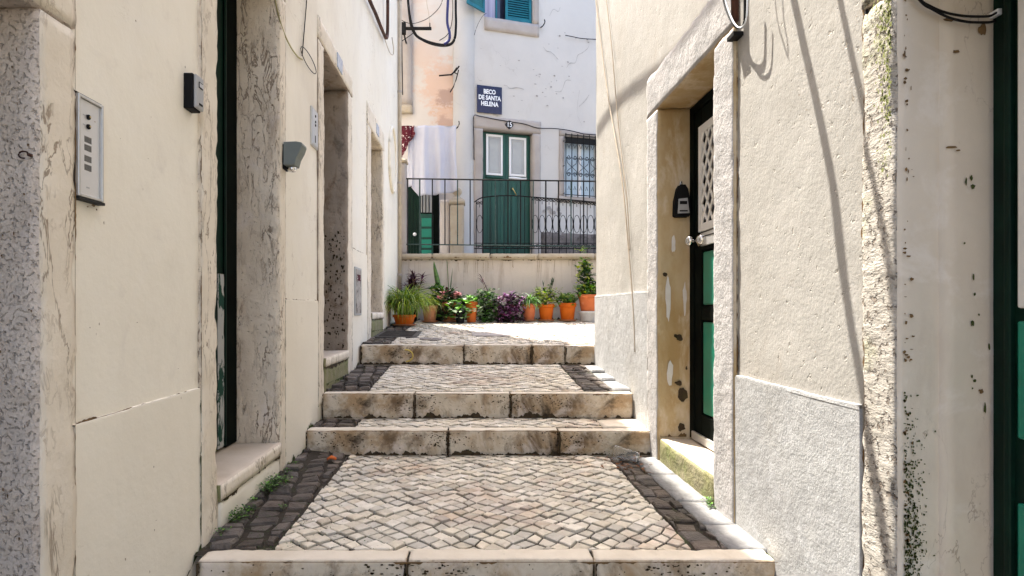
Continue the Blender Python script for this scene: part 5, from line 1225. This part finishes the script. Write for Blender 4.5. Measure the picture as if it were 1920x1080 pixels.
mb = MB(); mb.lathe((p.x, 8.8, zb_), [(.115, 0), (.125, .005), (.145, .13), (.168, .135), (.168, .152), (.001, .152)], 22); mb.build('pot_base', m_plpot, t_, smooth=True)
mb = MB()
bush(mb, p, 90, .20, .22, .09, rg, (0, 1, 1, 2, 3)); bush(mb, p+Vector((-.06, 0, .24)), 60, .13, .30, .085, rg, (2, 2, 1, 0))
for i in range(22): stem_leafs(mb, p+Vector((rg.gauss(0, .10), rg.gauss(0, .06), rg.uniform(.0, .13))), 12, .08, .07, .05, rg, (0, 1, 1, 3))
a = atY(1094, 488, 8.8)
mb.tube([p, p.lerp(a, .5)+Vector((.02, 0, 0)), a], .006, 5, 2)
for i in range(30):
    f_ = rg.uniform(.25, 1); stem_leafs(mb, p.lerp(a, f_)+Vector((rg.gauss(0, .05*(1.3-f_)), rg.gauss(0, .04), 0)), 9, .05, .05, .055, rg, ((2, 2, 1) if f_ < .7 else (0, 3, 1)))
for i in range(26): blade(mb, p+Vector((rg.gauss(0.06, .03), 0, .05)), rg.uniform(-1, 1), rg.uniform(.6, 1.4), rg.uniform(.12, .24), .018, 1.6, rg, rg.choice((0, 3)))
fol(t_, mb, [lf_yel, lf_green, lf_dark, lf_lime])

hk = atY(54, 292, 1.53); mb = MB()
mb.tube([(hk.x-.006+.013*math.cos(t*math.pi/8+.6), 1.53-.010, hk.z+.009*math.sin(t*math.pi/8+.6)) for t in range(12)], .0022, 6); mb.box(hk.x+.004, hk.x+.010, 1.518, 1.54, hk.z-.003, hk.z+.004)
mb.build('iron_ring', m_cabler, None, loc=tuple(hk), smooth=True, label='small rusty iron hook on the grey stone reveal at the left edge', cat='hook')

# ---------------------------------------------------------------- grime, moss, flakes and worn patches
m_grime = M('black_brown_grime', (.035,.024,.014), (.075,.05,.025), sc=30, bump=.6, bsc=90, stains=[((.05,.06,.015), 14, .55, .65, .6)])
m_grimeb = M('rusty_brown_grime', (.20,.12,.05), (.11,.065,.03), sc=20, bump=.5, bsc=90)
m_mossd = M('dark_green_moss', (.035,.05,.012), (.07,.085,.02), sc=30, bump=.8, bsc=120)
m_flake = M('bare_patch_of_plaster', (.40,.33,.25), (.30,.24,.18), sc=20, bump=.6, bsc=60)
m_pale = M('pale_lime_flake', (.72,.69,.64), (.66,.62,.57), sc=20, bump=.3, bsc=60)
gr = random.Random(77)
def grime(parent, f, p0, p1, w, side, mat, seed, cover=.75, name='grime_line', n=None):
    """ragged dirt along a line: f(a, b) -> point on the surface; p0, p1 = (a, b); side = (da, db) the way it spreads"""
    L_ = math.hypot(p1[0]-p0[0], p1[1]-p0[1]); n = n or int(L_/.006)+2; mb = MB(); vs = []; fs = []
    for i in range(n+1):
        t = i/n; a = p0[0]+(p1[0]-p0[0])*t; b = p0[1]+(p1[1]-p0[1])*t; q = t*L_
        k = .5+noise.noise(Vector((q*5, seed, 0)))*.9+noise.noise(Vector((q*24, seed, 4)))*.7+noise.noise(Vector((q*80, seed, 8)))*.35-(1-cover)
        k = max(0, k)*w
        vs += [f(a-side[0]*.002, b-side[1]*.002), f(a+side[0]*k, b+side[1]*k)]
    for i in range(n): fs.append((i*2, i*2+2, i*2+3, i*2+1))
    mb.add(vs, fs); mb.build(name, mat, parent, kind='stuff')
def spots(parent, f, items, mat, name='worn_patch'):
    """irregular flat patches, each (a, b, ra, rb)"""
    mb = MB()
    for (a, b, ra, rb) in items:
        n = 14; s_ = gr.uniform(0, 99); vs = [f(a, b)]
        for i in range(n):
            t = 2*math.pi*i/n; k = .85+.45*noise.noise(Vector((math.cos(t)*1.3, math.sin(t)*1.3, s_)))+.25*noise.noise(Vector((math.cos(t)*4, math.sin(t)*4, s_)))
            vs.append(f(a+ra*k*math.cos(t), b+rb*k*math.sin(t)))
        mb.add(vs, [(0, 1+i, 1+(i+1) % n) for i in range(n)])
    if mb.v: mb.build(name, mat, parent, kind='stuff')
gL = lambda e: (lambda a, b: (XL+e, a, b)); gR = lambda e: (lambda a, b: (XR-e, a, b))
# left house: seams between plaster and stone, plinth tops, wall feet
for (y, z0_, z1_, w_, m_) in ((2.446, .66, 2.7, .012, m_grimeb), (2.444, -.05, .66, .016, m_mossd), (1.668, -.3, 2.0, .008, m_grimeb), (3.549, .1, 1.05, .014, m_mossd), (3.549, 1.06, 2.8, .005, m_grimeb), (4.312, .45, 2.9, .010, m_grimeb), (5.534, .5, 1.56, .012, m_grimeb), (6.332, .8, 3.1, .012, m_grimeb), (7.549, .8, 1.6, .014, m_grimeb)):
    grime(LH, gL(.0125), (y, z0_), (y, z1_), w_, (-1 if y in (2.446, 2.444, 4.312, 6.332) else 1, 0), m_, y, .55)
for (a, b, z_) in ((1.68, 2.44, .669), (3.56, 4.30, 1.056), (5.54, 6.32, 1.571)):
    grime(LH, gL(.006), (a, z_), (b, z_), .012, (0, 1), m_grimeb, a, .45)
for (a, b) in ((2.0, 2.44), (3.56, 4.0), (4.0, 4.30), (5.54, 5.85), (7.55, 9.0)):
    grime(LH, gL(.014), (a, gz(XL, a+.01)-.01), (b, gz(XL, b-.02)-.005), .05, (0, 1), m_mossd, a*3, .6)
# under the slab of each left doorstep
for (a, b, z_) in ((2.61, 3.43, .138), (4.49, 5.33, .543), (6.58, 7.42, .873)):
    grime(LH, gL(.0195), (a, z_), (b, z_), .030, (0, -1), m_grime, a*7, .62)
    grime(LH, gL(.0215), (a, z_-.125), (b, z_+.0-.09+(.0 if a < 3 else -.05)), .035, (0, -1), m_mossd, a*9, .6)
grime(LH, lambda a, b: (a, 3.4375-.0065, b), (XL-.27, .22), (XL-.27, 2.84), .020, (1, 0), m_grimeb, 3.3, .8)
spots(LH, gL(.013), [(gr.uniform(1.69, 2.42), gr.uniform(.0, 2.0), gr.uniform(.001, .005), gr.uniform(.001, .006)) for _ in range(26)], m_flake)
spots(LH, gL(.0135), [(1.745, 1.306, .010, .004), (1.72, 1.298, .004, .002), (1.76, 1.296, .004, .003)], m_grimeb)
spots(LH, lambda a, b: (a, 1.53-.006, b), [(gr.uniform(XL-.10, XL-.005), gr.uniform(.3, 1.75), gr.uniform(.001, .003), gr.uniform(.001, .006)) for _ in range(40)], m_grimeb)
spots(LH, lambda a, b: (a, 5.34-.007, b), [(XL-gr.uniform(.02, .2), gr.uniform(.64, 1.7)**1.0, gr.uniform(.001, .013), gr.uniform(.001, .018)) for _ in range(170)], m_grime)
# right house
grime(RH, gR(.004), (2.728, .70), (2.728, 2.5), .018, (-1, 0), m_grimeb, 5.1, .75)
for (y, z0_, z1_) in ((4.082, .1, 2.5),): grime(RH, gR(.009), (y, z0_), (y, z1_), .008, (1, 0), m_grimeb, y, .6)
grime(RH, gR(.016), (1.86, gz(XR, 2.34)-.2), (2.72, gz(XR, 2.6)-.0), .03, (0, 1), m_grimeb, 4, .4)
grime(RH, gR(.004), (1.843, -.2), (1.843, 2.0), .014, (1, 0), m_grimeb, 8.8, .6)
q = lambda px, py: (atY(px, py, 3.85).x, atY(px, py, 3.85).z)
fj = lambda a, b: (a, 3.85-.008, b)
spots(RH, fj, [(*q(1272, 633), .028, .022), (*q(1266, 629), .014, .012), (*q(1279, 738), .036, .055), (*q(1272, 718), .026, .018), (*q(1277, 800), .030, .032), (*q(1246, 514), .016, .018), (*q(1286, 690), .008, .014)], m_grime)
spots(RH, fj, [(*q(1252, 560), .018, .16), (*q(1262, 460), .016, .07), (*q(1255, 700), .020, .10), (*q(1283, 560), .014, .12)], m_pale)
grime(RH, lambda a, b: (a, 3.85-.007, b), (XR+.0, .16), (XR+.17, .16), .05, (0, 1), m_grimeb, 2.2, .7)
q = lambda px, py: (atY(px, py, 1.69).x, atY(px, py, 1.69).z); fa = lambda a, b: (a, 1.684-.006, b); fa2 = lambda a, b: (a, 1.69-.006, b)
spots(RH, fa, [(*q(px, py), r1, r2) for px, py, r1, r2 in ((1815, 335, .004, .010), (1818, 352, .007, .010), (1805, 342, .003, .012), (1802, 457, .003, .004), (1819, 520, .003, .010), (1821, 552, .004, .005), (1817, 607, .006, .009), (1816, 705, .003, .006), (1821, 713, .006, .005), (1817, 727, .003, .003), (1840, 765, .004, .018), (1848, 650, .004, .012), (1829, 590, .003, .004))], m_mossd)
spots(RH, fa, [(*q(px, py), r1, r2) for px, py, r1, r2 in ((1833, 732, .008, .009), (1786, 100, .012, .006), (1778, 278, .018, .004), (1790, 284, .008, .003), (1775, 40, .020, .008), (1835, 60, .014, .020))], m_grimeb)
spots(RH, fa2, [(1.235+abs(gr.gauss(0, .028))+.006, gr.triangular(.1, .78, .15), gr.uniform(.0006, .0042), gr.uniform(.0008, .0055)) for _ in range(800)], m_mossd)
spots(RH, fa2, [(1.235+abs(gr.gauss(0, .012))+.006, gr.uniform(.2, 1.9), gr.uniform(.001, .007), gr.uniform(.001, .007)) for _ in range(70)], m_grimeb)
mfe = M('yellow_green_lichen', (.28,.30,.09), (.20,.22,.07), sc=30, bump=.6, bsc=100)
spots(RH, gR(.0175), [(1.705+abs(gr.gauss(0, .03)), gr.triangular(1.35, 1.95, 1.95), gr.uniform(.001, .006), gr.uniform(.001, .008)) for _ in range(320)], mfe)
spots(RH, gR(.005), [(gr.uniform(1.86, 2.7), gr.uniform(.75, 2.1), gr.uniform(.001, .005), gr.uniform(.001, .005)) for _ in range(40)], m_flake)
# risers of the steps: black dirt at the foot and beside the joints
STEPS = [o for o in COL.objects if o.name.startswith('stone_step')]
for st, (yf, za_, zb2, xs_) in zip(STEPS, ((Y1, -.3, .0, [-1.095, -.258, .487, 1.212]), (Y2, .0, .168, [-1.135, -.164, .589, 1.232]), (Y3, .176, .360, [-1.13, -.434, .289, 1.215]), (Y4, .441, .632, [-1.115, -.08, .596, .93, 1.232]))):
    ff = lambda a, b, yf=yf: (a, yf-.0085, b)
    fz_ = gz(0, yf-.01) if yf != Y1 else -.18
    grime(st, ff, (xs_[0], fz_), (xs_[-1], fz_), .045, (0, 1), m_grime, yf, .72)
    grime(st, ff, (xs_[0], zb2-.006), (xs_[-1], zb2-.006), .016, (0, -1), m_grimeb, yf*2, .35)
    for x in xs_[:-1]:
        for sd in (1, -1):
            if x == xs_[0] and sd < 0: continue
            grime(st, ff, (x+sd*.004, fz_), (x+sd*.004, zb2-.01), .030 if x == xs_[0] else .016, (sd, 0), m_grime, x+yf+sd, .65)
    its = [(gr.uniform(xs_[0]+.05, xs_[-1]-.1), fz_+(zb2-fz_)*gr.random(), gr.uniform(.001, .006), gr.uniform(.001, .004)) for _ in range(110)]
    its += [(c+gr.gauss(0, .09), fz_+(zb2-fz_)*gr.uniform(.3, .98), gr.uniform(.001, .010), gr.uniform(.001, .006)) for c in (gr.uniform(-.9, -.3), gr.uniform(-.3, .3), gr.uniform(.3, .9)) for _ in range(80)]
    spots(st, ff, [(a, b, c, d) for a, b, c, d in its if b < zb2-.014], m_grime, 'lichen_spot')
ychalk = M('yellow_chalk', (.60,.45,.12), (.5,.37,.1), bump=.2)
mb = MB(); c_ = atY(760, 667, Y4-.012); mb.tube([(c_.x+.075*math.cos(t*.35-1.5), Y4-.008, c_.z+.06*math.sin(t*.35-1.5)) for t in range(10)], .008, 4); mb.build('chalk_mark', ychalk, STEPS[3])
# foot of the retaining wall and drips below the coping
grime(RW, lambda a, b: (a, 9.128, b), (XL, .815), (2.5, .815), .09, (0, 1), m_grime, 6.1, .6, n=500)
grime(RW, lambda a, b: (a, 9.128, b), (XL, 1.756), (2.5, 1.756), .035, (0, -1), m_grime, 7.1, .5, n=600)
grime(RW, lambda a, b: (a, 9.076, b), (XL, 1.78), (2.5, 1.78), .05, (0, 1), m_grimeb, 8.1, .35, n=500)
for k in range(26):
    x = gr.uniform(-1.1, 2.2); h = gr.uniform(.1, .6); grime(RW, lambda a, b: (a, 9.128, b), (x, 1.76), (x+gr.uniform(-.02, .02), 1.76-h), gr.uniform(.004, .012), (1, 0), M('tea_brown_drip', (.42,.35,.27), (.36,.29,.22), bump=.2), x, .8)
# facade: frame edges and chips
fw_ = lambda a, b: tuple(FW(Vector((a, .014, b))))
spots(WH, fw_, [(*fpx(gr.uniform(895, 1110), gr.uniform(60, 235)), gr.uniform(.005, .03), gr.uniform(.004, .02)) for _ in range(46)], M('grey_chip', (.34,.32,.30), (.26,.24,.22), bump=.3))
spots(WH, fw_, [(*fpx(gr.uniform(1015, 1050), gr.uniform(380, 440)), gr.uniform(.01, .05), gr.uniform(.02, .08)) for _ in range(10)], M('grey_chip', (.34,.32,.30)))
def crack(pts, w):
    P = curve([tuple(FW(Vector((*fpx(*p)[:1], .013, fpx(*p)[1])))) for p in pts], 5); mb = MB(); vs = []
    for i, p in enumerate(P):
        k = w*(.3+.9*abs(noise.noise(p*9))); vs += [p+Vector((0, 0, k)), p-Vector((0, 0, k))+DU*.3*k]
    mb.add(vs, [(i*2, i*2+2, i*2+3, i*2+1) for i in range(len(P)-1)]); mb.build('plaster_crack', M('crack_dirt', (.28,.26,.24), bump=.2), WH, kind='stuff')
for pts in (((1018, 88), (1024, 96), (1032, 98), (1040, 105), (1046, 112)), ((1062, 127), (1068, 119), (1078, 118), (1083, 104), (1092, 99), (1102, 90), (1104, 80)), ((1040, 172), (1052, 171), (1060, 152), (1070, 151)), ((944, 160), (950, 161), (955, 166), (970, 165), (982, 168)), ((1086, 170), (1083, 190), (1082, 215), (1090, 235), (1092, 245)), ((895, 145), (898, 151), (903, 152)), ((1085, 200), (1096, 190), (1104, 178)), ((1030, 30), (1037, 18), (1046, 22), (1050, 14))):
    crack(pts, .0075)
